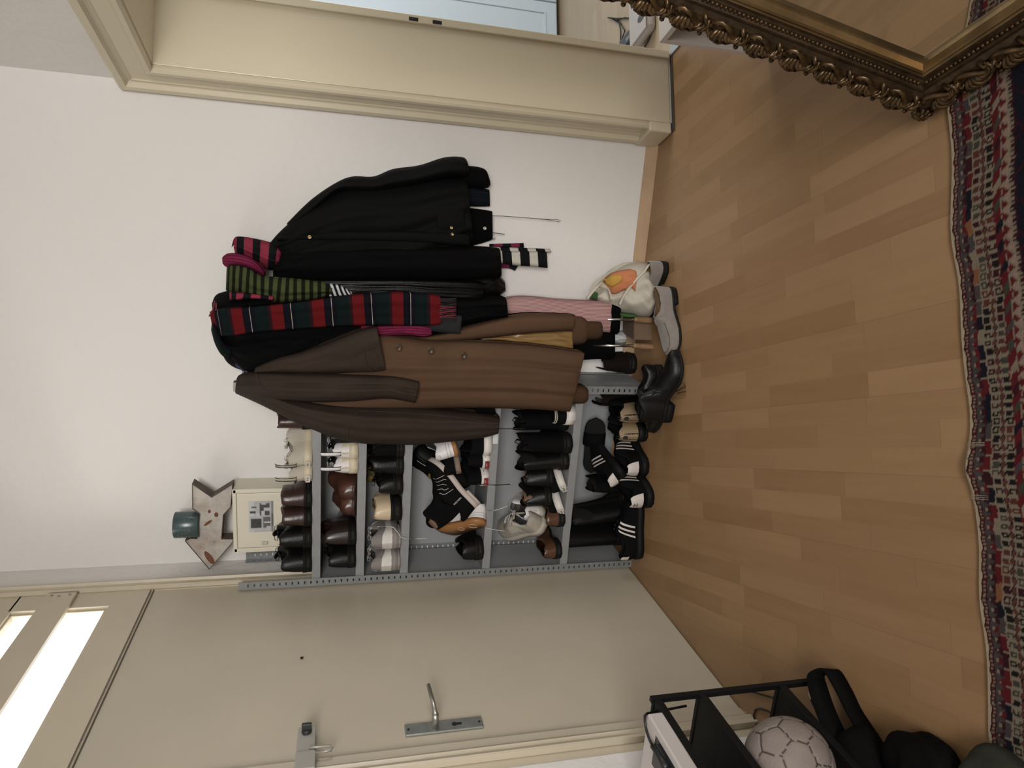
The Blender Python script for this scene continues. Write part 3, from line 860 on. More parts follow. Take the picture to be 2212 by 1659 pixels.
rel(MB().tube([V((cp[0].x - .02, cp[0].y + .04, .42))] + [V((cp[0].x - .012, cp[0].y + .02, .545))] + cp, .0035, 8), 'cord', MATS['black_cable'], PCB, 0, True)
c2 = [PZ(x, y, .568) for x, y in ((1410, 1612), (1418, 1623), (1428, 1640), (1440, 1660))]
rel(MB().tube(c2, .007, 10, .010), 'plug', mat('plug_black', (.012, .012, .013), .4), PCB, 0, True)
# cables and plug on the floor
def cable(name, label, px, r=.0028, z=.004):
    o = MB().tube([PZ(x, y, z) for x, y in px], r, 6).build(name, MATS['black_cable'], None, True)
    return tag(o, label, 'cable')
cable('cable', 'thin black cable on the floor crossing behind the black rack', [(1590, 1488), (1605, 1492), (1625, 1495), (1650, 1502), (1672, 1508), (1700, 1520)])
cable('cable', 'black cable curling in a loop on the floor beside the ball', [(1640, 1580), (1632, 1560), (1628, 1545), (1632, 1533), (1642, 1531), (1658, 1536), (1675, 1546), (1690, 1556)])
a, b, c = PZ(1755, 1510, .014), PZ(1766, 1535, .012), PZ(1775, 1560, .006)
PG = thing('mains_plug', 'black mains plug with two pins lying by the black bag strap', 'plug', a)
rel(MB().tube([a, a.lerp(b, .5), b], .009, 10, .006), 'body', MATS['plug_black'], PG, 0, True)
d_ = (a - b).normalized(); s_ = V((-d_.y, d_.x, 0))
rel(MB().tube([a + s_ * .005, a + s_ * .005 + d_ * .018], .002, 6).tube([a - s_ * .005, a - s_ * .005 + d_ * .018], .002, 6), 'pins', M_BRIGHT, PG)
rel(MB().tube([b, c, PZ(1790, 1590, .005)], .003, 6), 'cable', MATS['black_cable'], PG, 0, True)

# ball
bcn = PZ(1704, 1650, .135 + .108)
ME = bpy.data.meshes.new('ball')
bm = bmesh.new(); bmesh.ops.create_icosphere(bm, subdivisions=6, radius=1)
ph = (1 + 5 ** .5) / 2
pent = [V(q).normalized() for q in [(0, s, t * ph) for s in (1, -1) for t in (1, -1)] + [(s, t * ph, 0) for s in (1, -1) for t in (1, -1)] + [(t * ph, 0, s) for s in (1, -1) for t in (1, -1)]]
hexa = []
for i in range(12):
    for j in range(i):
        for k in range(j):
            a, b, c = pent[i], pent[j], pent[k]
            if a.dot(b) > .4 and b.dot(c) > .4 and a.dot(c) > .4: hexa.append((a + b + c).normalized())
rot = Matrix.Rotation(.6, 3, 'X') @ Matrix.Rotation(.35, 3, 'Z')
cen = [(rot @ q, .021) for q in pent] + [(rot @ q, 0) for q in hexa]
cl = []
for v in bm.verts:
    n = v.co.normalized()
    ds = sorted((math.acos(max(-1, min(1, n.dot(q)))) + b, b) for q, b in cen)
    d = ds[1][0] - ds[0][0]
    g = math.exp(-(d / .035) ** 2)
    v.co = n * .108 * (1 - .028 * g + .004 * min(1, d / .3))
    w = .5 + .5 * math.sin(n.x * 9 + n.y * 7) * math.sin(n.z * 8)
    k_ = 1 - .12 * w
    base = (.25 * k_, .21 * k_, .185 * k_)
    if d < .024: base = (.03, .018, .016)
    cl.append(base)
bm.to_mesh(ME); bm.free()
bo = link('ball', ME, mat_attr('worn_ball_leather', .55, bump=.25, scale=220), None, True)
set_col(ME, cl)
bo.location = bcn
tag(bo, 'scuffed whitish football with dark seams sitting in the black rack', 'ball')

# ================================================================== shoes
G_ROUND = [(0, 0), (.008, .22), (.025, .40), (.055, .55), (.11, .66), (.18, .71), (.30, .70), (.42, .74), (.55, .86), (.66, .97), (.74, 1.0), (.82, .96), (.89, .82), (.94, .62), (.975, .40), (.993, .2), (1, 0)]
G_POINT = [(0, 0), (.008, .22), (.025, .40), (.055, .54), (.11, .64), (.18, .68), (.30, .66), (.42, .70), (.55, .86), (.66, .98), (.73, 1.0), (.81, .88), (.88, .68), (.94, .46), (.975, .28), (.993, .14), (1, 0)]
G_BLOCK = [(0, 0), (.008, .26), (.025, .46), (.055, .62), (.11, .76), (.18, .82), (.30, .82), (.42, .82), (.55, .90), (.66, .98), (.74, 1.0), (.82, .98), (.89, .88), (.94, .70), (.975, .46), (.993, .24), (1, 0)]
US = [0, .004, .012, .025, .04, .06, .085, .11, .14, .17, .2, .23, .26, .28, .3, .315, .33, .345, .36, .38, .4, .42, .45, .48, .51, .54, .57, .6, .64, .68, .72, .76, .8, .84, .875, .905, .93, .952, .97, .984, .993, 1]
STY = {
    # top line H(u) above the insole, throat end, collar openness
    'sneaker': dict(H=[(0, .066), (.05, .066), (.15, .052), (.26, .054), (.36, .072), (.42, .080), (.5, .078), (.6, .066), (.72, .050), (.84, .043), (.93, .036), (1, .020)], ut=.62, open=.40, hh=.0, ts=.026, g=G_ROUND),
    'runner': dict(H=[(0, .080), (.04, .078), (.12, .060), (.24, .056), (.36, .074), (.42, .084), (.5, .082), (.6, .070), (.72, .054), (.84, .045), (.93, .036), (1, .020)], ut=.62, open=.42, hh=.010, ts=.026, g=G_ROUND),
    'derby': dict(H=[(0, .060), (.05, .060), (.14, .048), (.24, .048), (.34, .066), (.42, .076), (.5, .070), (.6, .056), (.72, .046), (.84, .042), (.93, .036), (1, .020)], ut=.52, open=.38, hh=.024, ts=.009, g=G_ROUND),
    'loafer': dict(H=[(0, .055), (.05, .054), (.14, .045), (.26, .042), (.38, .052), (.44, .066), (.5, .066), (.58, .055), (.72, .045), (.84, .040), (.93, .033), (1, .018)], ut=.44, open=.60, hh=.018, ts=.009, g=G_ROUND),
    'slipon': dict(H=[(0, .058), (.05, .058), (.14, .052), (.26, .050), (.36, .060), (.42, .072), (.5, .076), (.6, .070), (.72, .058), (.84, .052), (.93, .044), (1, .024)], ut=.42, open=.60, hh=.016, ts=.012, g=G_ROUND),
    'boot': dict(H=[(0, .125), (.05, .127), (.12, .130), (.24, .132), (.34, .130), (.37, .122), (.40, .104), (.44, .088), (.5, .076), (.6, .060), (.72, .049), (.84, .045), (.93, .038), (1, .022)], ut=.372, open=.82, hh=.028, ts=.010, g=G_ROUND),
    'lowboot': dict(H=[(0, .092), (.05, .094), (.12, .096), (.24, .098), (.34, .100), (.38, .098), (.42, .090), (.46, .082), (.52, .070), (.6, .058), (.72, .048), (.84, .044), (.93, .038), (1, .022)], ut=.44, open=.70, hh=.026, ts=.010, g=G_ROUND),
    'tall': dict(H=[(0, .27), (.05, .272), (.12, .276), (.24, .276), (.34, .27), (.365, .25), (.385, .20), (.41, .13), (.44, .095), (.5, .078), (.6, .060), (.72, .049), (.84, .045), (.93, .038), (1, .022)], ut=.375, open=.86, hh=.03, ts=.010, g=G_ROUND),
}
def shoe(name, label, group, sty, L, W, at, toe, up, upper, sole, lining=M_LINDK, side=1, cat='shoe', heel=None, laces=None, tongue=None, stripes=None, heel_tab=None, pull=None, toe_cap=None, strap=None, foxing=None, hs=1.0, ts=None, hh=None, welt=None, g=None, anchor=(.02, 0, 0), extra=None, lace_n=5, quarter=None):
    s = STY[sty]
    ts = s['ts'] if ts is None else ts
    hh = s['hh'] if hh is None else hh
    G = g or s['g']
    sd_ = sum(ord(c) * (i + 1) for i, c in enumerate(label)) % 97
    soft = .013 if sty in ('boot', 'lowboot', 'tall') and upper is not M_DKBRN else .004
    X = V(toe).normalized(); Z = V(up); Z = (Z - X * Z.dot(X)).normalized(); Yx = Z.cross(X)
    ac = V(anchor)
    o0 = V(at) - (X * ac.x + Yx * ac.y + Z * ac.z)
    mtx = Matrix(((X.x, Yx.x, Z.x, o0.x), (X.y, Yx.y, Z.y, o0.y), (X.z, Yx.z, Z.z, o0.z), (0, 0, 0, 1)))
    e = thing(name, label, cat, mtx=mtx, group=group)
    hw = lambda u: lut(G, u) * W / 2
    cen = lambda u: side * W * (.10 * math.sin(max(0, u - .3) / .7 * PI * .75) - .02)
    def base(u):
        t = min(1, max(0, (u - .30) / .36)); t = t * t * (3 - 2 * t)
        spring = .010 * max(0, (u - .78) / .22) ** 2
        return ts + hh * (1 - t) + spring
    Hh = lambda u: lut(s['H'], u) * hs
    ut = s['ut']
    def wo(u):
        if u >= ut: return 0.0
        w = hw(u)
        if sty in ('boot', 'tall', 'lowboot'):
            k = s['open'] * min(1, ((ut - u) / .05)) ** .5 * lut([(0, .80), (.1, .88), (.2, 1), (1, 1)], u)
        else:
            k = lut([(0, .55), (.06, .58), (.15, .66), (.25, .68), (.36, s['open']), (ut - .01, s['open'] * .55), (ut, 0)], u)
        return w * k
    def P(u, a, sd, off=0.0):
        """outer surface: a = 0 at the sole .. 1 at the top line, sd = +1/-1 side"""
        w, t = hw(u), wo(u)
        an = a * PI / 2
        ca_, sa_ = max(0, math.cos(an)) ** .70, math.sin(an) ** .9 if a > 0 else 0
        y = t + (w - t) * ca_ + off * (.35 + .65 * ca_) * min(1, u / .012)
        if sty in ('tall', 'boot', 'lowboot') and u < ut + .04: y *= 1 - .10 * math.sin(min(1, a * 1.4) * PI) * (.7 if sty != 'tall' else 1)
        x = u * L
        if u < .12: x -= off * (1 - u / .12)
        if u < .05: x += -.006 * math.sin(a * PI * .8) * (1 - u / .05) + (.004 * a)
        if u > .9: x += off * (u - .9) * 8
        z = base(u) + Hh(u) * sa_ + off * sa_ * .5
        k_ = soft * min(1, u / .02) * (1 if u < ut + .1 else max(0, 1 - (u - ut - .1) * 5))
        y += k_ * .7 * sa_ * sa_ * math.sin(u * 7 + sd_) * sd
        z += k_ * sa_ ** 3 * math.sin(u * 15 + sd_ * 1.7 + (1.1 * sd if u < ut else 0) * (1 if u > .03 else 0))
        return V((x, cen(u) + sd * y, z))
    NA = 9
    vs, nr = [], len(US)
    for u in US:
        for k in range(NA): vs.append(P(u, k / (NA - 1), 1))
        for k in range(NA - 1, -1, -1): vs.append(P(u, k / (NA - 1), -1))
    nv = 2 * NA
    fs = []
    for i in range(nr - 1):
        opened = US[i] < ut - 1e-6
        for j in range(nv - 1):
            if j == NA - 1 and opened: continue
            fs.append((i * nv + j, i * nv + j + 1, (i + 1) * nv + j + 1, (i + 1) * nv + j))
    MB().add(vs, fs).build('upper', upper, e, True)
    # lining: down the inside to the insole
    li = MB()
    uu = [u for u in US if u <= ut + .03]
    vs = []
    for u in uu:
        t = max(wo(u) - .0035, .0005 if u > 0 else 0); zt = base(u) + Hh(u) - .0015; zb = base(u) + .012
        ww = max(hw(u) * .80, 0)
        xo = u * L + (.006 if u < .01 else 0)
        for (y, z) in ((t, zt), (max(t, ww) * .97, zt - (zt - zb) * .3), (ww, zb + .01), (ww * .6, zb), (-ww * .6, zb), (-ww, zb + .01), (-max(t, ww) * .97, zt - (zt - zb) * .3), (-t, zt)):
            vs.append(V((xo, cen(u) + y, z)))
    li.add(vs, grid_faces(len(uu), 8)).build('lining', lining, e, True)
    # sole
    ov = .0035 if hh > 0 else .0045
    def ring(u, z, gx=0.0):
        w = hw(u) + ov * (1 if hw(u) > 0 else 0)
        x = u * L + (-ov if u == 0 else (ov if u == 1 else 0))
        return [V((x, cen(u) + w, z)), V((x, cen(u) - w, z))]
    vs = []
    for u in US:
        b = base(u)
        a_, c_ = ring(u, b - ts), ring(u, b + (.004 if hh == 0 else .001))
        vs += [a_[0], c_[0], c_[1], a_[1]]
    fs = []
    for i in range(nr - 1):
        for j in range(4): fs.append((i * 4 + j, i * 4 + (j + 1) % 4, (i + 1) * 4 + (j + 1) % 4, (i + 1) * 4 + j))
    fs += [(0, 1, 2, 3), tuple((nr - 1) * 4 + k for k in (3, 2, 1, 0))]
    so = MB().add(vs, fs).build('sole', sole, e, True)
    if hh > .004:
        us = [u for u in US if u <= .28]
        vs = []
        for u in us:
            zt = base(u) - ts + .001
            f_ = .94
            for (z, k) in ((0, f_), (zt, 1)):
                w = (hw(u) + ov) * k
                vs += [V((u * L + (-ov * k if u == 0 else 0), cen(u) + w, z)), V((u * L + (-ov * k if u == 0 else 0), cen(u) - w, z))]
        fs = []
        for i in range(len(us) - 1):
            a, b = i * 4, i * 4 + 4
            fs += [(a, b, b + 2, a + 2), (a + 1, a + 3, b + 3, b + 1), (a, a + 1, b + 1, b), (a + 2, b + 2, b + 3, a + 3)]
        n_ = (len(us) - 1) * 4
        fs += [(0, 2, 3, 1), (n_, n_ + 1, n_ + 3, n_ + 2)]
        MB().add(vs, fs).build('heel', heel or sole, e, True)
    def patch(nm, m_, q, sides=(1, -1), off=.0014, n=7):
        """q = four corners (u, a) bilinear on the outer surface"""
        o = None
        for sd in sides:
            vs = []
            mb = MB()
            for i in range(n):
                for j in range(n):
                    a, b = i / (n - 1), j / (n - 1)
                    u = (q[0][0] * (1 - a) + q[1][0] * a) * (1 - b) + (q[3][0] * (1 - a) + q[2][0] * a) * b
                    v = (q[0][1] * (1 - a) + q[1][1] * a) * (1 - b) + (q[3][1] * (1 - a) + q[2][1] * a) * b
                    vs.append(P(min(1, max(0, u)), v, sd, off))
            o = mb.add(vs, grid_faces(n, n)).build(nm, m_, e, True)
        return o
    if stripes:
        for k in range(3): patch('side_stripe', stripes, [(.34 + k * .075, .10), (.37 + k * .075, .10), (.47 + k * .062, .86), (.44 + k * .062, .86)])
    if heel_tab: patch('heel_tab', heel_tab[0], [(0, heel_tab[1]), (heel_tab[3], heel_tab[1]), (heel_tab[3] * .6, heel_tab[2]), (0, heel_tab[2])], n=9)
    if quarter: patch('quarter_panel', quarter, [(0, .03), (.26, .03), (.22, .70), (0, .78)], n=12, off=.0012)
    if toe_cap: patch('toe_cap', toe_cap, [(.80, .02), (1, .02), (1, 1), (.86, 1)], n=12, off=.0016)
    if foxing:
        for nm, m_, a0, a1 in foxing: patch(nm, m_, [(0, a0), (1, a0), (1, a1), (0, a1)], n=60 if False else 42, off=.0018)
    if welt:
        pts = [V((u * L, cen(u) + hw(u) + .003, base(u) + .001)) for u in US if u > .05] + [V((u * L, cen(u) - hw(u) - .003, base(u) + .001)) for u in reversed(US) if u > .05]
        MB().tube(pts, .0022, 5).build('welt', welt, e, True)
    if tongue:
        vs = []
        tu = [(.30, 1.22), (.34, 1.16), (.40, 1.04), (.46, .99), (.52, .975), (.58, .97), (.64, .94)] if ut > .5 else [(.27, 1.16), (.32, 1.12), (.38, 1.03), (.43, .98), (.48, .96), (.53, .94)]
        for u, k in tu:
            w = hw(u) * s['open'] * .78 if u < ut else hw(u) * .3
            z = base(u) + Hh(max(u, .36)) * k
            for j in range(7):
                f_ = j / 6 * 2 - 1
                vs.append(V((u * L, cen(u) + f_ * w, z - .006 * f_ * f_)))
        o = MB().add(vs, grid_faces(len(tu), 7)).build('tongue', tongue, e, True)
        md = o.modifiers.new('thick', 'SOLIDIFY'); md.thickness = .004
    if laces:
        mb = MB()
        u0, u1 = .375, ut - .045
        for k in range(lace_n):
            u = u0 + (u1 - u0) * k / (lace_n - 1)
            t = wo(u) + .006
            z = base(u) + Hh(u)
            mb.tube([V((u * L, cen(u) - t, z - .001)), V((u * L + .003, cen(u) - t * .4, z + .004)), V((u * L + .003, cen(u) + t * .4, z + .004)), V((u * L, cen(u) + t, z - .001))], .0019, 6)
        u = u0 - .005; z = base(u) + Hh(u) + .004
        c_ = V((u * L, cen(u), z))
        for sd in (1, -1):
            mb.tube([c_, c_ + V((-.004, sd * .014, .012)), c_ + V((-.008, sd * .030, .010)), c_ + V((-.006, sd * .034, .0)), c_ + V((.002, sd * .020, .0)), c_], .0016, 6)
            mb.tube([c_, c_ + V((.010, sd * .018, .004)), c_ + V((.016, sd * .034, -.010)), c_ + V((.02, sd * .040, -.026))], .0015, 6)
        mb.ball(c_, .004, 6)
        mb.build('laces', laces, e, True)
    if pull:
        q = P(0, 1, 1)
        mb = MB()
        n_ = 12; ph_ = pull[1]
        for i in range(n_):
            a0, a1 = PI * i / n_, PI * (i + 1) / n_
            vs = []
            for a in (a0, a1):
                xx, zz = -.004 - .009 * math.sin(a) ** .7, (-.030 + (ph_ + .030) * (1 - math.cos(a)) / 2)
                for y in (-.007, .007): vs.append(q + V((xx, y, zz)))
            mb.add(vs, [(0, 1, 3, 2)])
        o = mb.build('pull_tab', pull[0], e, True)
        md = o.modifiers.new('thick', 'SOLIDIFY'); md.thickness = .002
        if len(pull) > 2:
            m2 = MB()
            for y in (-.0072, .0072): m2.tube([q + V((-.0045 - .0095 * math.sin(a) ** .7, y, -.030 + (ph_ + .030) * (1 - math.cos(a)) / 2)) for a in [PI * i / 12 for i in range(13)]], .0014, 5)
            m2.build('tab_edging', pull[2], e, True)
    if strap:
        patch('strap', strap, [(.46, .35), (.56, .35), (.56, 1), (.46, 1)], off=.003, n=9)
    if extra: extra(e, P, dict(base=base, H=Hh, cen=cen, hw=hw, L=L, W=W, patch=patch, ts=ts))
    return e
def etext(e, txt, size, m_, o, ex, ey, nm='logo'):
    t = text_mesh(nm, txt, size, m_, None, o, ex, ey, .0004)
    t.parent = e
    return t

UPZ = V((0, 0, 1))
def on_shelf(i, y_img, dy=0.0, dz=0.0):
    q = PY(SPX[i] + (y_img - 1100) * -.02, y_img, SY + .006)
    return V((q.x, SY + .006 + dy, SH[i] + .0005 + dz))
def lean(deg_z, pitch=0, roll=0):
    """toe direction turned deg_z from straight-back, toe raised by pitch, rolled by roll (degrees)"""
    a, b = R(90 - deg_z), R(pitch)
    toe = V((math.cos(a) * math.cos(b), math.sin(a) * math.cos(b), math.sin(b)))
    up = Matrix.Rotation(R(roll), 3, toe) @ V((0, 0, 1))
    return toe, up
M_LACEK = mat('black_lace', (.010, .010, .010), .8)
M_LACEW = mat('white_lace', (.5, .48, .45), .8)
M_LACEB = mat('brown_lace', (.03, .016, .01), .8)
M_WSTR = mat('white_stripe', (.50, .45, .41), .5)
M_INK = mat('black_ink', (.012, .012, .012), .6)
M_REDL = mat('red_label', (.16, .012, .015), .5)
SLV = mat('silver_grey_ink', (.35, .35, .34), .4)

G1, G2, G3, G4, G5, G6 = 'shoes on the top shelf', 'shoes on the second shelf', 'shoes on the third shelf', 'shoes piled on the fourth shelf', 'shoes on the bottom shelf', 'shoes on the floor by the shelf'
# ---- top shelf
def sh(name, label, grp, sty, L, W, i, y, dz=0, dy=0, rot=(0, 0, 0), **k):
    t, u = lean(*rot)
    return shoe(name, label, grp, sty, L, W, on_shelf(i, y, dy, dz), t, u, k.pop('upper'), k.pop('sole'), **k)
sh('derby_shoe', 'black leather lace-up with an untied lace, outermost by the left post of the top shelf', G1, 'derby', .30, .105, 0, 1218, rot=(4, 0, 0), upper=M_BLACK, sole=M_DKSOLE, laces=M_LACEK, tongue=M_BLACK, hs=1.45, g=G_BLOCK, side=-1, welt=M_DKSOLE)
sh('derby_shoe', 'black leather lace-up beside the brown ankle boots on the top shelf', G1, 'derby', .30, .105, 0, 1166, rot=(-3, 0, 0), upper=M_BLACK, sole=M_DKSOLE, laces=M_LACEK, tongue=M_BLACK, hs=1.5, g=G_BLOCK, welt=M_DKSOLE)
for y, s_, lb_ in ((1119, -1, 'dark brown ankle boot next to the black lace-ups on the top shelf'), (1079, 1, 'dark brown ankle boot next to the off-white canvas shoes on the top shelf')):
    def ex_(e, P, d):
        mb = MB(); mb.tube([P(u, 1, sd) for u, sd in [(.37, -1), (.3, -1), (.2, -1), (.1, -1), (.04, -1), (0, 1), (.04, 1), (.1, 1), (.2, 1), (.3, 1), (.37, 1)]], .0022, 6); mb.build('collar_binding', M_DKBRN, e, True)
        d['patch']('heel_seam', mat('brown_seam', (.018, .009, .007), .6), [(0, .30), (.26, .30), (.26, .335), (0, .335)], n=10)
    sh('ankle_boot', lb_, G1, 'boot', .285, .098, 0, y, rot=(0, 0, 0), upper=M_DKBRN, sole=M_DKSOLE, lining=M_DKBRN, hs=.66, hh=.020, g=G_BLOCK, side=s_, extra=ex_)
def vans(e, P, d):
    pb = P(0, .0, 1)
    b = MB().box((-.0075, -.017, .006), (-.0055, .017, .024)).build('heel_label', mat('label_white', (.55, .52, .46), .5), e)
    etext(e, 'P-6', .012, M_INK, (-.0078, 0, .015), (0, -1, 0), (0, 0, 1))
for y, rz, s_, lb_ in ((1025, 18, 1, 'off-white canvas sneaker with a standing pull tab, nearer the brown boots'), (992, 32, -1, 'off-white canvas sneaker with a standing pull tab, nearer the brown coat')):
    sh('canvas_sneaker', lb_, G1, 'sneaker', .285, .098, 0, y, rot=(rz, 0, 0), upper=M_CANVAS, sole=M_CREAMR, lining=M_CANVAS, tongue=M_CANVAS, laces=M_LACEW, hs=.92, side=s_, pull=(M_CANVAS, .05, M_INK), extra=vans, heel_tab=(M_CANVAS, .05, .9, .06))
sh('ankle_boot', 'dark brown boot half hidden behind the coat at the top of the shelf', G1, 'boot', .28, .10, 0, 917, rot=(0, 0, 0), upper=M_DKBRN, sole=M_DKSOLE, hs=.72, dy=.03)
# ---- second shelf
sh('derby_shoe', 'black leather shoe outermost by the left post of the second shelf', G2, 'derby', .30, .100, 1, 1209, rot=(3, 0, 0), upper=M_BLACK, sole=M_DKSOLE, laces=M_LACEK, tongue=M_BLACK, hs=1.25, g=G_BLOCK, side=-1)
sh('derby_shoe', 'very dark brown laced shoe next to the chestnut shoes on the second shelf', G2, 'derby', .30, .105, 1, 1160, rot=(-2, 0, 0), upper=mat('oxblood_black', (.022, .014, .012), .3), sole=M_DKSOLE, laces=M_LACEB, tongue=M_DKBRN, hs=1.5, g=G_BLOCK)
def toe_fwd(i, y, rz=0, dz=0, back=.0):
    q = on_shelf(i, y); q.y = SY + .285 + back; q.z += dz
    a = R(-90 + rz)
    return q, V((math.cos(a), math.sin(a), 0))
for y, rz, s_, dz, lb_, hs_ in ((1108, 3, 1, 0, 'chestnut leather slip-on shoe, left of its pair on the second shelf', 1.12), (1058, -3, -1, 0, 'chestnut leather slip-on shoe, right of its pair on the second shelf', 1.3)):
    q, d_ = toe_fwd(1, y, rz, dz, -.025)
    shoe('slip_on_shoe', lb_, G2, 'slipon', .275, .102, q, d_, UPZ, M_CHEST, M_DKBRN, lining=M_LINBR, side=s_, hs=hs_, hh=.012, ts=.010, g=G_BLOCK)
def pt(e, P, d):
    d['patch']('collar_patch', M_BLKMAT, [(.02, .72), (.3, .72), (.3, 1), (.02, 1)])
for y, s_, lb_ in ((1007, 1, 'white sneaker with cream sole and striped heel loop, nearer the chestnut shoes'), (974, -1, 'white sneaker with cream sole and striped heel loop, nearer the brown sleeve')):
    sh('sneaker', lb_, G2, 'sneaker', .28, .088, 1, y, rot=(0, 0, 0), upper=M_WHITEL, sole=M_CREAMR, lining=M_LINGR, tongue=M_BLKMAT, laces=M_LACEW, hs=1.0, side=s_, pull=(M_WHITEL, .048, M_INK), heel_tab=(M_CREAMR, 0, .30, .5), ts=.030, g=G_BLOCK, extra=pt)
sh('derby_shoe', 'glossy black shoe peeking out under the brown sleeve on the second shelf', G2, 'derby', .28, .09, 1, 948, rot=(0, 0, 0), upper=M_BLACK, sole=M_DKSOLE, hs=1.3, g=G_BLOCK, dy=.02)
# ---- third shelf
def grun(e, P, d):
    d['patch']('midsole_wave', M_WHITER, [(0, .0), (.5, .0), (.42, .16), (0, .30)], n=14, off=.003)
    for k in range(2):
        c_, w_ = (.13, .55 - .26 * k), .08
        q_ = [(c_[0] - w_, c_[1] - .11), (c_[0] + w_, c_[1]), (c_[0] - w_, c_[1] + .09)]
        for sd in (1, -1): MB().tube([P(max(0, u), a, sd, .0015) for u, a in q_ + q_[:1]], .0014, 5).build('side_mark', mat('grey_print', (.2, .185, .175), .7), e)
for y, s_, lb_ in ((1214, -1, 'grey knit running shoe outermost by the left post of the third shelf'), (1168, 1, 'grey knit running shoe with a white trailing lace, beside the cream clog')):
    sh('running_shoe', lb_, G3, 'runner', .29, .104, 2, y, rot=(0, 0, 0), upper=M_GREYKN, sole=mat('grey_midsole', (.21, .19, .175), .7), lining=M_LINGR, tongue=M_GREYKN, laces=M_LACEW, hs=1.08, side=s_, g=G_BLOCK, extra=grun)
def clog(e, P, d):
    MB().tube([P(u, 1, sd) for u, sd in [(.40, -1), (.3, -1), (.2, -1), (.1, -1), (.04, -1), (0, 1), (.04, 1), (.1, 1), (.2, 1), (.3, 1), (.40, 1)]], .003, 6).build('collar_binding', M_SAND, e, True)
sh('heeled_shoe', 'cream leather shoe with tan lining and dark heel, alone on the third shelf', G3, 'slipon', .26, .105, 2, 1108, rot=(10, 0, 0), upper=mat('cream_leather', (.50, .40, .27), .35), sole=M_DKSOLE, lining=M_LINBR, hs=1.15, hh=.034, g=G_BLOCK, extra=clog)
sh('derby_shoe', 'plain black leather shoe with a long bootlace loop, beside the cream shoe', G3, 'derby', .28, .10, 2, 1052, rot=(6, 0, 0), upper=M_BLACK, sole=M_DKSOLE, laces=M_LACEK, tongue=M_BLACK, hs=1.0, hh=.03, g=G_BLOCK)
sh('ankle_boot', 'tall black laced boot on the third shelf, left of the coat sleeve', G3, 'lowboot', .29, .105, 2, 1008, rot=(-4, 0, 0), upper=M_BLACK, sole=M_DKSOLE, tongue=M_BLKMAT, hs=1.0, g=G_BLOCK, hh=.02)
sh('ankle_boot', 'tall black laced boot on the third shelf, half behind the coat sleeve', G3, 'lowboot', .29, .105, 2, 968, rot=(-4, 0, 0), upper=M_BLKMAT, sole=M_DKSOLE, tongue=M_BLKMAT, hs=1.05, g=G_BLOCK, hh=.02, side=-1)
a, b = PY(790, 1040, -.05), PY(822, 1003, -.05)
CT = thing('polishing_cloth', 'crumpled yellow and white cloth packet behind the black laced shoes', 'cloth', (a.x + .05, -.05, SH[2]))
mb = MB(); vs = []
for i in range(10):
    for j in range(10):
        vs.append(V((a.x + (b.x - a.x) * i / 9 * 1.0, -.055 - .012 * math.sin(i * 1.7) * math.cos(j * 1.3), SH[2] + .001 + .15 * j / 9 * (.86 + .1 * math.sin(i)))))
o = rel(mb.add(vs, grid_faces(10, 10)), 'packet', mat('mustard_cloth', (.22, .15, .03), .8), CT, 0, True); o.modifiers.new('t', 'SOLIDIFY').thickness = .012
mb = MB(); a2, b2 = PY(800, 1000, -.04), PY(822, 960, -.04); vs = []
for i in range(8):
    for j in range(10): vs.append(V((a2.x + (b2.x - a2.x + .03) * i / 7, -.035 - .006 * math.sin(i * 2.1 + j), SH[2] + .001 + .14 * j / 9 * (.7 + .04 * i))))
o = rel(mb.add(vs, grid_faces(8, 10)), 'paper', mat('grey_paper', (.33, .33, .32), .8), CT, 0, True); o.modifiers.new('t', 'SOLIDIFY').thickness = .003
# ---- fourth shelf, a heap
def w4(x, y, d): return PY(x, y, d)
zt = SH[3]
sh('derby_shoe', 'plain black leather shoe alone at the left end of the fourth shelf', G4, 'derby', .29, .112, 3, 1191, rot=(-8, 0, 0), upper=M_BLACK, sole=M_DKSOLE, hs=1.05, g=G_BLOCK)
def asics(e, P, d):
    c_ = P(0, .62, 1, .002)
    pts = []
    for i in range(34):
        t_ = i / 33 * 3.4 * PI
        r_ = .004 + .0018 * t_ / 2
        pts.append(c_ + V((-.0012, math.cos(t_) * r_ * 1.25, math.sin(t_) * r_ * .8)))
    MB().tube(pts, .0008, 5).build('heel_emblem', SLV, e)
    for a in (.12, .22): MB().tube([P(u, a, sd, .001) for u, sd in [(.3, 1), (.2, 1), (.1, 1), (.04, 1), (.012, 1), (0, 1), (.012, -1), (.04, -1), (.1, -1), (.2, -1), (.3, -1)]], .0007, 4).build('groove', mat('groove_grey', (.2, .19, .18), .6), e)
def asics_s(e, P, d):
    asics(e, P, d)
    ov = MB().lathe([(0, -.001), (.020, -.001), (.020, .0005)], (d['L'] * .24, d['cen'](.24), -.0008), (0, 0, -1), 24); ov.build('sole_disc', M_WHITER, e)
    MB().lathe([(0, -.001), (.016, -.001), (.016, .0005)], (d['L'] * .50, d['cen'](.5), -.0008), (0, 0, -1), 20).build('sole_disc', M_WHITER, e)
q1 = w4(1046, 1112, -.262)
shoe('sneaker', 'white sneaker with a brown gum sole turned to the front, low on the fourth shelf', G4, 'sneaker', .265, .092, V((q1.x + .005, -.285, zt + .018)), V((-.50, .64, .50)), V((.48, .74, -.02)), M_WHITEL, M_GUM, lining=M_LINGR, side=1, hs=1.05, ts=.016, extra=asics_s, anchor=(.0, 0, .03), g=G_BLOCK)
q2 = w4(1003, 985, -.262)
q2 = w4(990, 977, -.27)
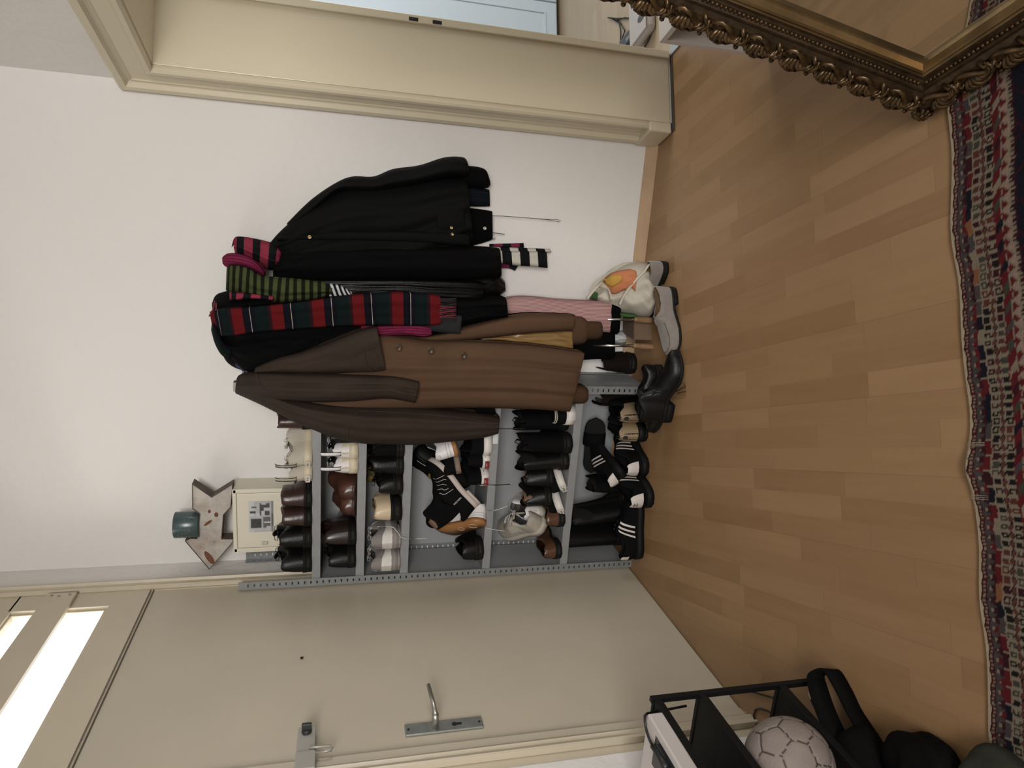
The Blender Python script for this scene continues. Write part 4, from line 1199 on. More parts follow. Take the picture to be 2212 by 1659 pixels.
shoe('sneaker', 'white gum-soled sneaker lying heel-out high on the heap beside the brown sleeve', G4, 'sneaker', .28, .092, q2, V((.25, .95, .08)), V((-.30, 0, 1)), M_WHITEL, M_GUM, lining=M_LINGR, hs=1.25, ts=.014, extra=asics, anchor=(.0, 0, .0), g=G_BLOCK)
q3 = w4(1000, 1115, -.20)
shoe('ankle_boot', 'black suede ankle boot with brown lining, tipped over the heap on the fourth shelf', G4, 'boot', .27, .105, V((q3.x + .02, -.175, zt + .065)), V((.66, .50, .50)), V((-.62, -.45, .62)), M_BLKMAT, mat('boot_tan_sole', (.09, .055, .03), .6), lining=M_LINBR, hs=1.0, anchor=(0, 0, 0), side=-1)
def keen(e, P, d):
    # white line ornament and lettering on the side facing out
    for k in range(5):
        MB().tube([P(.44 + .055 * k + .10 * t_, .10 + .75 * t_ + .12 * math.sin(t_ * 5 + k), -1, .002) for t_ in [i / 8 for i in range(9)]], .0011, 4).build('line_ornament', M_WSTR, e)
    q_ = P(.27, .36, -1, .004)
    etext(e, 'SKECHERS', .0095, M_WSTR, q_, (0, -.25, -1), (1, 0, 0), 'lettering')
q4 = w4(1052, 1075, -.21)
shoe('hiking_shoe', 'black trekking shoe with white lines and lettering, its pale sole edge facing up', G4, 'runner', .29, .105, V((q4.x - .01, -.245, zt + .022)), V((.60, .38, .66)), V((-.66, -.22, .62)), M_BLKMAT, mat('pale_midsole', (.42, .36, .32), .6), side=-1, extra=keen, hs=.95, ts=.022, anchor=(0, 0, .0))
def yel(e, P, d):
    for k in range(2): d['patch']('yellow_stripe', M_YELLOW, [(.36 + k * .16, .15), (.44 + k * .15, .15), (.47 + k * .13, .7), (.40 + k * .13, .7)])
    d['patch']('reflective_edge', mat('reflective', (.5, .5, .5), .3), [(.1, .03), (.75, .03), (.75, .06), (.1, .06)], n=16)
q5 = w4(945, 1030, -.22)
shoe('training_shoe', 'black training shoe with yellow side stripes standing nose-down at the back of the heap', G4, 'runner', .29, .10, V((q5.x + .09, -.10, zt + .285)), V((-.35, -.10, -.62)), V((-.62, .55, .28)), M_BLKMAT, M_RUBBER, side=1, extra=yel, hs=1.1, anchor=(0, 0, 0))
def vlab(e, P, d):
    MB().box((-.0078, -.016, .004), (-.0055, .016, .023)).build('heel_label', M_REDL, e)
    etext(e, 'OFF', .0085, M_WSTR, (-.0082, 0, .0165), (0, -1, 0), (0, 0, 1))
    MB().tube([V((u_ * d['L'], d['cen'](u_) + sd * (d['hw'](u_) + .005), .0205)) for u_, sd in [(.9, 1), (.7, 1), (.5, 1), (.3, 1), (.1, 1), (.03, 1), (0, 1), (.03, -1), (.1, -1), (.3, -1), (.5, -1), (.7, -1), (.9, -1)]], .0011, 4).build('sole_line', M_INK, e)
sh('skate_shoe', 'black canvas skate shoe with red heel label, left of its pair on the fourth shelf', G4, 'sneaker', .28, .084, 3, 1034, rot=(6, 0, 0), upper=M_BLKMAT, sole=M_WHITER, hs=.95, extra=vlab, side=-1, ts=.027, g=G_BLOCK)
sh('skate_shoe', 'black canvas skate shoe with red heel label, right of its pair on the fourth shelf', G4, 'sneaker', .28, .084, 3, 998, rot=(6, 0, 0), upper=M_BLKMAT, sole=M_WHITER, hs=1.0, extra=vlab, ts=.027, g=G_BLOCK)
sh('skate_shoe', 'black skate shoe seen side-on under the end of the brown sleeve', G4, 'sneaker', .28, .10, 3, 972, rot=(62, 0, 0), upper=M_BLKMAT, sole=M_WHITER, hs=.9, dy=-.0, dz=.0, ts=.028)
q6 = w4(1000, 1000, -.25)
shoe('sneaker', 'scuffed black and tan sneaker wedged on top of the skate shoes', G4, 'sneaker', .27, .098, V((q6.x - .035, -.262, zt + .118)), V((.55, .80, .06)), V((-.35, -.1, 1)), M_BLKMAT, mat('scuffed_tan', (.20, .15, .11), .7, var=.4, vscale=60), hs=.85, ts=.018, toe_cap=mat('scuffed_tan', (0, 0, 0)), anchor=(0, 0, 0))
# hanging laces in front of the tray
def lace(label, pts, m_, d=-.268, r=.0017):
    o = MB().tube([PY(x, y, d) for x, y in pts], r, 6).build('shoelace', m_, None, True)
    return tag(o, label, 'shoelace')
lace('black lace dangling over the front edge of the fourth shelf', [(1030, 1046), (1050, 1047.5), (1070, 1048), (1090, 1047), (1102, 1046)], M_LACEK, -.272, .0022)
lace('white lace hanging from the gum-soled sneaker, the upper of two', [(1050, 1102), (1062, 1104), (1075, 1101), (1088, 1096), (1096, 1093)], M_LACEW, -.275, .0016)
lace('white lace hanging from the gum-soled sneaker, the lower of two', [(1050, 1140), (1062, 1143), (1078, 1146), (1092, 1147)], M_LACEW, -.275, .0016)
lace('white lace trailing from the grey running shoe over the shelf edge', [(815, 1138), (835, 1136), (850, 1139), (858, 1148), (866, 1160), (880, 1164), (900, 1164), (921, 1163)], M_LACEW, -.272, .0017)
lace('black twisted lace hanging below the end of the brown sleeve', [(1050, 925), (1076, 926), (1095, 926.5), (1115, 926), (1135, 926)], M_LACEK, -.268, .0018)
# ---- bottom shelf
sh('loafer', 'brown leather loafer at the left end of the bottom shelf', G5, 'loafer', .28, .098, 4, 1192, rot=(-4, 0, 0), upper=M_TANLE, sole=M_DKSOLE, lining=M_LINDK, hs=1.0, g=G_BLOCK, hh=.02)
sh('loafer', 'brown leather loafer under the grey sneakers on the bottom shelf', G5, 'loafer', .28, .098, 4, 1122, rot=(3, 0, 0), upper=M_TANLE, sole=M_DKSOLE, lining=M_LINDK, hs=1.0, side=-1, g=G_BLOCK, hh=.02)
def reeb(e, P, d):
    q_ = P(.10, .30, -1, .005); n_ = P(.28, .30, -1, .005) - q_
    etext(e, 'Reebok', .019, M_INK, P(.19, .34, -1, .007), n_, (0, .25, 1), 'logo')
    d['patch']('side_panel', mat('pale_grey_leather', (.42, .39, .33), .6), [(.28, .2), (.55, .2), (.5, .62), (.32, .62)])
q7 = w4(1180, 1150, -.262)
shoe('sneaker', 'worn grey sneaker with a name on its side, lying on the brown loafers', G5, 'sneaker', .28, .105, V((q7.x + .035, -.275, SH[4] + .085)), V((-.42, .80, .42)), V((.50, -.10, .80)), M_GREYL, mat('dirty_white_sole', (.34, .31, .26), .7), lining=M_LINGR, tongue=M_GREYL, laces=M_LACEW, hs=1.15, extra=reeb, anchor=(0, 0, 0), side=1, g=G_BLOCK)
q8 = w4(1160, 1108, -.18)
shoe('sneaker', 'worn grey sneaker lying further back beneath its partner', G5, 'sneaker', .28, .10, V((q8.x, -.235, SH[4] + .085)), V((-.1, .95, .15)), V((.25, 0, 1)), M_WHITEL, mat('dirty_white_sole', (.3, .3, .3)), lining=M_LINGR, hs=1.05, anchor=(0, 0, 0), g=G_BLOCK)
for y, s_, rz, lb_ in ((1083, -1, -6, 'black leather slip-on with brown lining resting on the low sneakers, left of its pair'), (1042, 1, -6, 'black leather slip-on with brown lining resting on the low sneakers, right of its pair')):
    q = on_shelf(4, y)
    shoe('slip_on_shoe', lb_, G5, 'lowboot', .28, .105, V((q.x, SY + .012, SH[4] + .062)), V((.12, .92, -.16)), V((-.10, .18, 1)), M_BLACK, M_DKSOLE, lining=M_LINBR, hs=1.0, side=s_, g=G_BLOCK, hh=.02, anchor=(0, 0, 0))
def fila(e, P, d):
    MB().box((-.0078, -.018, .004), (-.0055, .018, .024)).build('heel_label', mat('label_white', (.5, .5, .5)), e)
    etext(e, 'FILA', .013, M_INK, (-.0082, 0, .014), (0, -1, 0), (0, 0, 1))
for y, x_, lb_, dz in ((1086, 1206, 'black sneaker with a lettered white heel, left of the two squeezed under the black slip-ons', .0), (1036, 1212, 'black sneaker with a lettered white heel, right of the two squeezed under the black slip-ons', .0)):
    q = on_shelf(4, y)
    shoe('sneaker', lb_, G5, 'sneaker', .28, .092, V((q.x - .01, SY - .012, SH[4] + .020)), V((.42, .85, -.0)), V((-.50, .0, .80)), M_BLKMAT, M_WHITER, hs=.62, extra=fila, laces=M_LACEW, anchor=(0, -.03, 0), g=G_BLOCK, ts=.027)
sh('ankle_boot', 'glossy black leather boot beside the black slip-ons on the bottom shelf', G5, 'boot', .28, .10, 4, 1004, rot=(4, 0, 0), upper=M_BLACK, sole=M_DKSOLE, hs=1.35, g=G_BLOCK, dy=.02)
def loopx(e, P, d):
    q_ = P(0, 1, 1)
    MB().tube([q_ + V((-.003, -.006, -.02)), q_ + V((-.010, -.008, .02)), q_ + V((-.004, -.022, .042)), q_ + V((.004, -.03, .03)), q_ + V((.004, -.02, -.005))], .0045, 6, flat=.4).build('pull_loop', M_BLKMAT, e, True)
sh('ankle_boot', 'matt black boot with a heel loop, right of the glossy black boot', G5, 'boot', .29, .108, 4, 962, rot=(-6, 0, 0), upper=M_BLKMAT, sole=M_RUBBER, hs=1.45, g=G_BLOCK, extra=loopx)
sh('ankle_boot', 'matt black boot behind the striped black and white sneaker', G5, 'boot', .29, .105, 4, 925, rot=(4, 0, 0), upper=M_BLKMAT, sole=M_RUBBER, hs=1.45, g=G_BLOCK, dy=.07, extra=loopx)
def chev(e, P, d):
    for k in range(2):
        MB().tube([P(u, .52 + .14 * k + (.10 * u / .2), sd, .002) for u, sd in [(.2, 1), (.1, 1), (.04, 1), (.012, 1), (0, 1), (.012, -1), (.04, -1), (.1, -1), (.2, -1)]], .002, 4).build('chevron', M_WSTR, e)
sh('sneaker', 'black sneaker with white chevrons and a pale heel, under the hem of the brown coat', G5, 'sneaker', .28, .10, 4, 902, rot=(8, 0, 0), upper=M_BLKMAT, sole=M_WHITER, hs=.95, extra=chev, ts=.036, g=G_BLOCK)

# ---- on the floor
def fl_shoe(name, label, sty, L, W, px, toe, up=(0, 0, 1), dz=0, z0=0.0, **k):
    q = PZ(px[0], px[1], z0); q.z = z0 + dz + .0005
    return shoe(name, label, G6, sty, L, W, q, V(toe), V(up), k.pop('upper'), k.pop('sole'), **k)
def adi(e, P, d):
    q_ = P(0, .55, 1, .004)
    for a in (-.5, 0, .5):
        MB().add([q_ + V((-.0005, 0, -.001)), q_ + V((-.0005, -.0025 + a * .016, .008)), q_ + V((-.0005, a * .024, .013 - abs(a) * .005)), q_ + V((-.0005, .0025 + a * .016, .008))], [(0, 1, 2, 3)]).build('emblem', M_INK, e)
    etext(e, 'adidas', .0085, M_INK, q_ + V((-.0006, 0, -.006)), (0, -1, 0), (0, 0, 1))
HTB = (M_WSTR, .18, .95, .085)
fl_shoe('sneaker', 'black sneaker with three white side stripes, nearest the left post on the floor', 'sneaker', .29, .105, (1383, 1196), (.96, .28, 0), upper=M_BLKMAT, sole=M_RUBBER, stripes=M_WSTR, heel_tab=(M_WSTR, .35, .9, .06), hs=1.1, side=1)
fl_shoe('sneaker', 'black sneaker with a lettered white heel tab standing on the floor', 'sneaker', .29, .112, (1408, 1082), (.30, .95, 0), upper=M_BLKMAT, sole=M_RUBBER, stripes=M_WSTR, heel_tab=HTB, hs=1.15, extra=adi, side=1, g=G_BLOCK)
fl_shoe('sneaker', 'black sneaker with a white heel tab, right of the lettered one', 'sneaker', .29, .108, (1398, 1012), (.25, .96, 0), upper=M_BLKMAT, sole=M_RUBBER, stripes=M_WSTR, heel_tab=HTB, hs=1.1, side=-1, g=G_BLOCK)
q = PY(1352, 1025, -.28)
shoe('sneaker', 'black sneaker with a white heel tab lying tilted on top of two others', G6, 'sneaker', .28, .105, V((q.x, -.285, .088)), V((.30, .92, .18)), V((-.62, .1, .8)), M_BLKMAT, M_RUBBER, stripes=M_WSTR, heel_tab=HTB, hs=.95, anchor=(0, 0, 0), g=G_BLOCK)
def tan_(e, P, d):
    q_ = P(0, .46, 1, .006)
    MB().add([q_ + V((-.001, .009 * math.cos(a), .012 * math.sin(a))) for a in [2 * PI * i / 18 for i in range(18)]], [tuple(range(18))]).build('oval_badge', M_INK, e)
    for y in (-.005, .005): MB().tube([P(0, .82, 1, .004) + V((-.001, y, -.004)), P(0, .82, 1, .004) + V((-.001, y, .016))], .0016, 5).build('heel_loop', M_INK, e)
    d['patch']('padded_collar', M_BLKMAT, [(0, .80), (.34, .70), (.34, 1), (0, 1)], n=10, off=.004)
for x_, y_, s_, lb_ in ((1396, 938, -1, 'walking shoe with a sand-coloured heel and oval badge, left of its pair'), (1398, 899, 1, 'walking shoe with a sand-coloured heel and oval badge, right of its pair')):
    fl_shoe('walking_shoe', lb_, 'runner', .29, .098, (x_, y_), (.12, .98, .0), upper=M_BLKMAT, sole=M_RUBBER, quarter=M_SAND, hs=1.25, ts=.030, side=s_, g=G_BLOCK, extra=tan_, lining=M_LINDK)
# slide sandals stood on edge behind
a, b = PY(1285, 1025, -.10), PY(1315, 915, -.10)
def slide(name, label, c_, ang, tilt):
    e = thing(name, label, 'sandal', c_, group=G6)
    e.rotation_euler = (R(tilt), 0, R(ang))
    poly = [(lut(G_BLOCK, u) * .048 * sd, u * .27) for sd, seq in ((1, [i / 16 for i in range(17)]), (-1, [1 - i / 16 for i in range(1, 16)])) for u in seq]
    MB().prism(poly, V((0, 0, 0)), EZ, EX, EY, 0, .024).build('footbed', M_RUBBER, e, False, .004)
    st_ = MB(); vs = []
    for i in range(10):
        t_ = PI * i / 9
        for x in (.14, .20): vs.append(V((x, .012 - .045 * math.sin(t_), .052 * math.cos(t_))))
    st_.add(vs, grid_faces(10, 2)); o_ = st_.build('band', M_BLKMAT, e, True); o_.modifiers.new('t', 'SOLIDIFY').thickness = .004
    return e
slide('slide_sandal', 'black slide sandal stood on its edge at the back wall behind the sneakers', V((a.x, -.085, .175)), 0, -8)
# black ankle boot in front of the right post and its partner behind it
fl_shoe('dress_boot', 'large polished black leather boot lying toe to the right in front of the shelf post', 'lowboot', .31, .110, (1447, 902), (.96, -.06, .0), up=(0, .12, 1), upper=M_BLACK, sole=M_DKSOLE, laces=M_LACEK, hs=1.0, side=-1, g=G_POINT, hh=.030, welt=M_DKSOLE, heel=M_RUBBER)
q = PZ(1424, 931, 0)
shoe('dress_boot', 'polished black leather boot with only its toe showing behind the larger boot heel', G6, 'derby', .29, .10, V((q.x + .275, q.y + .055, .0005)), V((-.97, -.10, 0)), V((0, 0, 1)), M_BLACK, M_DKSOLE, side=1, g=G_POINT, hh=.02, anchor=(0, 0, 0), hs=.9)
o = MB().tube([PZ(x, y, .004) for x, y in ((1460, 846), (1467, 843), (1474, 838), (1481, 836), (1479, 830))], .0016, 6).tube([PZ(x, y, .004) for x, y in ((1464, 850), (1473, 847), (1482, 846))], .0015, 6).build('shoelace', M_LACEK, None, True); tag(o, 'black bootlace ends lying on the floor beside the polished boot', 'shoelace')
# high dark boots either side of the post, standing on the floor against the wall
for (x_, y_), rz, lb_, s_ in (((1372, 792), (.25, .95, 0), 'dark brown felt-lined boot standing right of the shelf post', 1), ((1372, 862), (.1, .97, 0), 'dark brown felt-lined boot standing left of the shelf post', -1)):
    fl_shoe('winter_boot', lb_, 'lowboot', .27, .110, (x_, y_), rz, upper=mat('dark_brown_suede', (.009, .0055, .004), .85, bump=.2, scale=200, spec=.1), sole=M_DKSOLE, lining=M_LINGR, hs=1.35, side=s_, g=G_BLOCK, dz=0)
M_TALL = mat('dull_black_leather', (.003, .0028, .0028), .5, spec=.14)
# tall black boots slumped in the left corner below the shelf
c_ = PZ(1345, 1165, 0)
shoe('tall_boot', 'tall black boot standing in the dark left corner below the shelf', G6, 'tall', .27, .105, V((.085, -.15, .0005)), V((.45, .85, 0)), V((0, 0, 1)), M_TALL, M_DKSOLE, hs=1.0, anchor=(.02, 0, 0))
shoe('tall_boot', 'tall black boot lying back against its partner below the shelf', G6, 'tall', .27, .105, V((.235, -.19, .0005)), V((.50, .85, 0)), V((-.16, 0, 1)), M_TALL, M_DKSOLE, hs=.86, anchor=(.02, 0, 0), side=-1)
shoe('ankle_boot', 'matt black boot in the dark between the tall boots and the striped sneakers', G6, 'boot', .28, .10, V((.37, -.19, .0005)), V((.25, .95, 0)), V((0, 0, 1)), M_BLKMAT, M_RUBBER, hs=1.3)
# taupe loafers
M_FOOTB = mat('tan_insole', (.18, .11, .055), .6)
def pen(e, P, d):
    d['patch']('saddle_strap', M_TAUPE, [(.47, .45), (.55, .45), (.55, 1), (.47, 1)], off=.003, n=9)
    MB().tube([P(u, a, sd, .0015) for u, a, sd in [(.46, .62, 1), (.6, .60, 1), (.75, .58, 1), (.87, .60, 1), (.93, .75, 1), (.95, 1, 1), (.93, .75, -1), (.87, .60, -1), (.75, .58, -1), (.6, .60, -1), (.46, .62, -1)]], .0014, 5).build('apron_seam', mat('taupe_seam', (.07, .06, .055), .9), e, True)
    d['patch']('toe_plug', M_TAUPE, [(.46, .98), (.52, .98), (.52, 1.0), (.46, 1.0)])
qa, qb = PZ(1460, 628, 0), PZ(1470, 772, 0)
fl_shoe('loafer', 'grey suede loafer in front, nearest the middle of the floor', 'loafer', .285, .105, (1454, 632), tuple(qb - qa), upper=M_TAUPE, sole=M_DKSOLE, lining=M_FOOTB, hs=1.05, side=-1, hh=.016, extra=pen, heel=M_RUBBER)
fl_shoe('loafer', 'grey suede loafer behind its partner, right by the canvas bag', 'loafer', .285, .105, (1440, 578), (-.75, .48, 0), upper=M_TAUPE, sole=M_DKSOLE, lining=M_FOOTB, hs=1.05, side=1, hh=.016, extra=pen, heel=M_RUBBER)

# ================================================================== hanging clothes
def drape(name, rows, m, parent=None, cols=34, sub=7, folds=(), e=2.4, vlen=None, back=True, noise=.0, seed=1, ucen=False):
    """cloth hanging between a left and a right edge; rows = (xL, yL, xR, yR, depth of edges, depth of the front)"""
    n = (len(rows) - 1) * sub + 1
    rnd = random.Random(seed)
    ph_ = [rnd.uniform(0, 6.28) for _ in range(8)]
    front, uv = [], []
    vacc, prev = 0, None
    for i in range(n):
        r_ = catmull(rows, i / sub)
        a, b = PY(r_[0], r_[1], -r_[4]), PY(r_[2], r_[3], -r_[4])
        mid = (a + b) / 2
        if prev: vacc += (mid - prev).length
        prev = mid
        w = (b - a).length
        if i == 0: w0 = max((PY(q_[0], q_[1], -q_[4]) - PY(q_[2], q_[3], -q_[4])).length for q_ in rows)
        for j in range(cols + 1):
            s_ = j / cols
            q = a.lerp(b, s_)
            k = (1 - abs(2 * s_ - 1) ** e) ** (1 / e)
            fo = sum(A * math.sin(2 * PI * (f_ * s_ + p_ + dr * i / n)) for A, f_, p_, dr in folds)
            if noise: fo += noise * (math.sin(s_ * 11 + i * .35 + ph_[0]) * math.sin(i * .23 + ph_[1] + s_ * 3) + .5 * math.sin(s_ * 23 + ph_[2] - i * .4))
            fo *= min(1, 4 * s_, 4 * (1 - s_)) if True else 1
            d = max(r_[4] + max(0, r_[5] - r_[4]) * k + fo, r_[4] * .4 + .001)
            # move along the line of sight so that the seen outline stays put
            q2 = CAM + (q - CAM) * ((CAM.y + d) / (CAM.y - q.y)) if False else V((q.x, -d, q.z))
            sc_ = (-d - CAM.y) / (-r_[4] - CAM.y)
            q2 = V((CAM.x + (q.x - CAM.x) * (1 + (sc_ - 1) * .9), -d, CAM.z + (q.z - CAM.z) * (1 + (sc_ - 1) * .9)))
            front.append(q2)
            uv.append(((s_ - .5) * w0, vacc))
    nc = cols + 1
    vs = list(front); fs = grid_faces(n, nc, True); uvs = list(uv)
    if back:
        o_ = len(vs)
        for i in range(n):
            for j in range(nc):
                f_ = front[i * nc + j]
                ya = front[i * nc].y
                d_ = max(.002, min(-f_.y - .006, -ya * .85))
                vs.append(V((f_.x, -d_, f_.z))); uvs.append(uv[i * nc + j])
        fs += [tuple(k + o_ for k in reversed(f_)) for f_ in fs[:]]
        for j in range(cols): fs.append((j + 1, j, o_ + j, o_ + j + 1)); t_ = (n - 1) * nc; fs.append((t_ + j, t_ + j + 1, o_ + t_ + j + 1, o_ + t_ + j))
        for i in range(n - 1):
            fs.append((i * nc, (i + 1) * nc, o_ + (i + 1) * nc, o_ + i * nc)); fs.append(((i + 1) * nc + cols, i * nc + cols, o_ + i * nc + cols, o_ + (i + 1) * nc + cols))
    mb = MB(); mb.v = [tuple(q) for q in vs]; mb.f = fs
    o = mb.build(name, m, None, True, fix=False)
    set_uv(o.data, uvs)
    if parent:
        o.parent = parent; o.matrix_parent_inverse = parent.matrix_basis.inverted()
    return o
def garment(name, label, cat, px, d=.15):
    return thing(name, label, cat, PY(px[0], px[1], -d), group='clothes hanging on the wall')
def disc(px, d, r, m, parent, name='button', holes=True):
    q = PY(px[0], px[1], -d)
    mb = MB().lathe([(0, .0), (r, 0), (r * 1.0, .003), (r * .75, .0045), (r * .7, .0032), (0, .0032)], q, (0, -1, 0), 18)
    if holes:
        for a in range(4): mb.ball(q + V((math.cos(a * PI / 2 + .7) * r * .3, -.0034, math.sin(a * PI / 2 + .7) * r * .3)), r * .1, 5)
    o = mb.build(name, m, None, True)
    o.parent = parent; o.matrix_parent_inverse = parent.matrix_basis.inverted()
    return o
M_TAN = mat('tan_wool', (.082, .046, .026), .95, bump=.15, scale=500, var=.1, vscale=6, spec=0.15)
M_BRW = mat('coat_upper_brown', (.031, .0205, .0150), .8, bump=.1, scale=300, var=.12, vscale=9, spec=0.15)  # upper coat pieces, toned darker and greyer than the body
M_TAN2 = mat('tan_knit', (.058, .031, .016), .95, bump=.4, scale=350, spec=0.15)
M_GOLD = mat('gold_satin', (.22, .13, .045), .32, bump=.1, scale=25, spec=.6)
M_CKBLK = mat('black_wool', (.0028, .0027, .0028), .95, bump=.3, scale=420, spec=0.06)
M_JKT = mat('black_waxed_cotton', (.0040, .0041, .0041), .75, bump=.12, scale=200, spec=0.06)
M_NAVY = mat('navy_denim', (.006, .008, .011), .9, bump=.3, scale=500, spec=0.06)
M_LEATH = mat('glossy_black_leather', (.0032, .0032, .003), .36, bump=.12, scale=70, spec=.16)
M_HORN = mat('horn_button', (.045, .026, .014), .35)

# right: black jacket with snaps
JK = garment('jacket', 'black waxed jacket with brass snaps hanging at the right end of the coats', 'jacket', (580, 560), .1)
drape('body', [(582, 566, 579, 530, .04, .09), (600, 590, 600, 505, .04, .11), (625, 604, 630, 478, .04, .14), (680, 606, 685, 438, .04, .17), (740, 606, 745, 405, .04, .18), (807, 606, 812, 396, .04, .185), (880, 606, 880, 390, .04, .19), (962, 565, 950, 382, .04, .19), (1000, 540, 998, 382, .04, .185), (1023, 535, 1008, 386, .04, .18)], M_JKT, JK, folds=((.008, 3, .1, .25), (.004, 7, .4, -.2)), noise=.003)
drape('sleeve', [(623, 500, 620, 482, .03, .08), (671, 470, 671, 432, .03, .11), (725, 420, 725, 395, .03, .14), (765, 418, 762, 381, .03, .15), (807, 418, 807, 381, .03, .16), (851, 412, 849, 365, .03, .17), (900, 402, 905, 357, .03, .175), (962, 388, 960, 340, .03, .18), (1003, 385, 1001, 340, .03, .17), (1012, 382, 1011, 354, .03, .15)], M_JKT, JK, cols=16, folds=((.006, 2, .2, .4),))
drape('cuff', [(1000, 405, 1002, 358, .03, .10), (1030, 407, 1030, 360, .03, .11), (1052, 406, 1050, 368, .03, .11), (1059, 400, 1058, 390, .03, .09)], M_CKBLK, JK, cols=12)
drape('placket', [(600, 520, 600, 512, .10, .125), (700, 520, 700, 500, .16, .178), (800, 521, 800, 500, .18, .197), (900, 524, 900, 500, .185, .202), (990, 530, 990, 503, .18, .197), (1015, 532, 1014, 505, .17, .187)], M_JKT, JK, cols=8)
drape('pocket', [(945, 500, 943, 440, .186, .197), (980, 498, 978, 438, .184, .195), (1004, 494, 1002, 440, .178, .190)], M_JKT, JK, cols=10)
for p_, d_ in (((977, 506), .203), ((975, 492), .198)): disc(p_, d_, .006, M_BRASS, JK, 'snap', False)
disc((669, 512), .172, .007, M_BRASS, JK, 'snap', False)
# dark layers below it
DL = garment('denim_jacket', 'dark navy denim jacket whose hem shows under the black jacket', 'jacket', (1000, 440), .06)
drape('body', [(960, 440, 960, 400, .012, .05), (1020, 446, 1020, 402, .012, .06), (1058, 446, 1057, 410, .012, .055)], M_NAVY, DL, cols=16, folds=((.004, 4, 0, .1),))
DM = garment('black_jacket', 'black jacket with a pale snap whose hem shows under the coats', 'jacket', (1000, 490), .06)
drape('body', [(940, 535, 940, 448, .012, .06), (1020, 530, 1020, 450, .012, .07), (1064, 518, 1063, 456, .012, .065)], M_CKBLK, DM, cols=16, folds=((.004, 3, 0, .1),))
disc((1047, 493), .075, .007, mat('pale_snap', (.45, .43, .40), .35, metal=.4), DM, 'snap', False)
o = drape('lining_tag', [(1052, 518, 1050, 512, .03, .034), (1070, 516, 1066, 506, .03, .034)], mat('pale_tag', (.45, .44, .43), .8), DM, cols=4)
o = MB().tube([PY(x, y, -.03) for x, y in ((1055, 466), (1090, 467), (1130, 470), (1170, 473), (1205, 474.5), (1212, 477), (1207, 479), (1185, 475), (1165, 473))], .0013, 6).build('drawcord', M_LACEK, None, True); o.parent = DM; o.matrix_parent_inverse = DM.matrix_basis.inverted()
o = MB().tube([PY(x, y, -.03) for x, y in ((1060, 502), (1075, 504), (1090, 506))], .0016, 6).build('drawcord', M_INK, None, True); o.parent = DM; o.matrix_parent_inverse = DM.matrix_basis.inverted()
# black wool coat
WC = garment('wool_coat', 'plain black wool coat between the waxed jacket and the leather jacket', 'coat', (600, 590), .15)
drape('body', [(590, 604, 590, 560, .06, .15), (640, 608, 640, 542, .10, .20), (740, 608, 740, 534, .10, .215), (860, 608, 860, 529, .10, .225), (1000, 606, 1000, 531, .10, .225), (1075, 600, 1072, 535, .10, .22), (1082, 592, 1078, 542, .10, .20)], M_CKBLK, WC, cols=24, folds=((.005, 2.4, .1, .3),), noise=.003)
# leather jacket
LJ = garment('leather_jacket', 'shiny black leather jacket sleeve between the wool coat and the tartan scarf', 'jacket', (650, 620), .2)
drape('sleeve', [(630, 640, 632, 604, .16, .21), (700, 645, 700, 603, .19, .235), (760, 646, 760, 604, .2, .245), (830, 646, 830, 603, .2, .25), (900, 648, 900, 604, .2, .255), (970, 652, 970, 606, .2, .255), (1020, 654, 1025, 608, .2, .25), (1042, 650, 1044, 612, .19, .235)], M_LEATH, LJ, cols=20, folds=((.006, 1.6, .55, .25), (.003, 4, 0, .5)), noise=.002)
drape('body', [(1000, 660, 1000, 590, .05, .16), (1050, 650, 1050, 588, .05, .16), (1075, 640, 1070, 588, .05, .15), (1092, 630, 1090, 606, .05, .12)], M_LEATH, LJ, cols=16, noise=.004)
# black sweater / coat mass behind the tartan scarf
BC = garment('black_coat', 'bulky black coat behind the tartan scarf in the middle of the row', 'coat', (500, 700), .2)
drape('body', [(462, 712, 458, 655, .06, .12), (474, 748, 466, 638, .06, .18), (492, 784, 486, 630, .06, .23), (530, 800, 530, 620, .05, .265), (600, 796, 600, 602, .05, .285), (700, 790, 700, 604, .05, .29), (800, 760, 800, 610, .05, .29), (900, 742, 900, 622, .05, .29), (1000, 712, 1000, 632, .05, .285), (1060, 697, 1060, 636, .05, .28), (1096, 690, 1092, 643, .05, .265)], M_CKBLK, BC, cols=40, folds=((.010, 2.3, .2, .5), (.005, 5, .1, -.3)), noise=.006)
drape('hem', [(1085, 680, 1083, 655, .06, .16), (1098, 677, 1098, 656, .06, .15)], M_CKBLK, BC, cols=8)
drape('hood', [(500, 775, 498, 735, .2, .26), (540, 806, 538, 730, .22, .31), (600, 800, 600, 725, .24, .325), (650, 775, 655, 722, .24, .31), (690, 748, 692, 722, .24, .29)], M_CKBLK, BC, cols=20, folds=((.006, 1.5, .3, .4),), noise=.005)
# pink/black and pink ribbed scarves on the shoulder
M_PNK = mat_bands('pink_black_stripes', [(0, (.20, .028, .048)), (.54, (.008, .008, .009))], .062, .02)
PS = garment('striped_scarf', 'pink and black striped scarf knotted above the black jacket', 'scarf', (540, 545), .15)
drape('knot', [(505, 536, 506, 520, .03, .07), (512, 554, 512, 512, .03, .11), (535, 562, 535, 513, .04, .14), (560, 575, 562, 518, .04, .16), (585, 584, 590, 526, .05, .165), (600, 578, 606, 538, .05, .15), (608, 568, 609, 548, .05, .12)], M_PNK, PS, cols=22, folds=((.010, 1.8, .3, .5), (.005, 4, .1, .8)), noise=.004)
drape('tail', [(496, 648, 496, 629, .2, .27), (505, 650, 505, 630, .22, .285), (520, 648, 525, 632, .25, .30), (550, 646, 552, 634, .26, .31), (590, 650, 590, 638, .26, .31)], M_PNK, PS, cols=10, noise=.003)
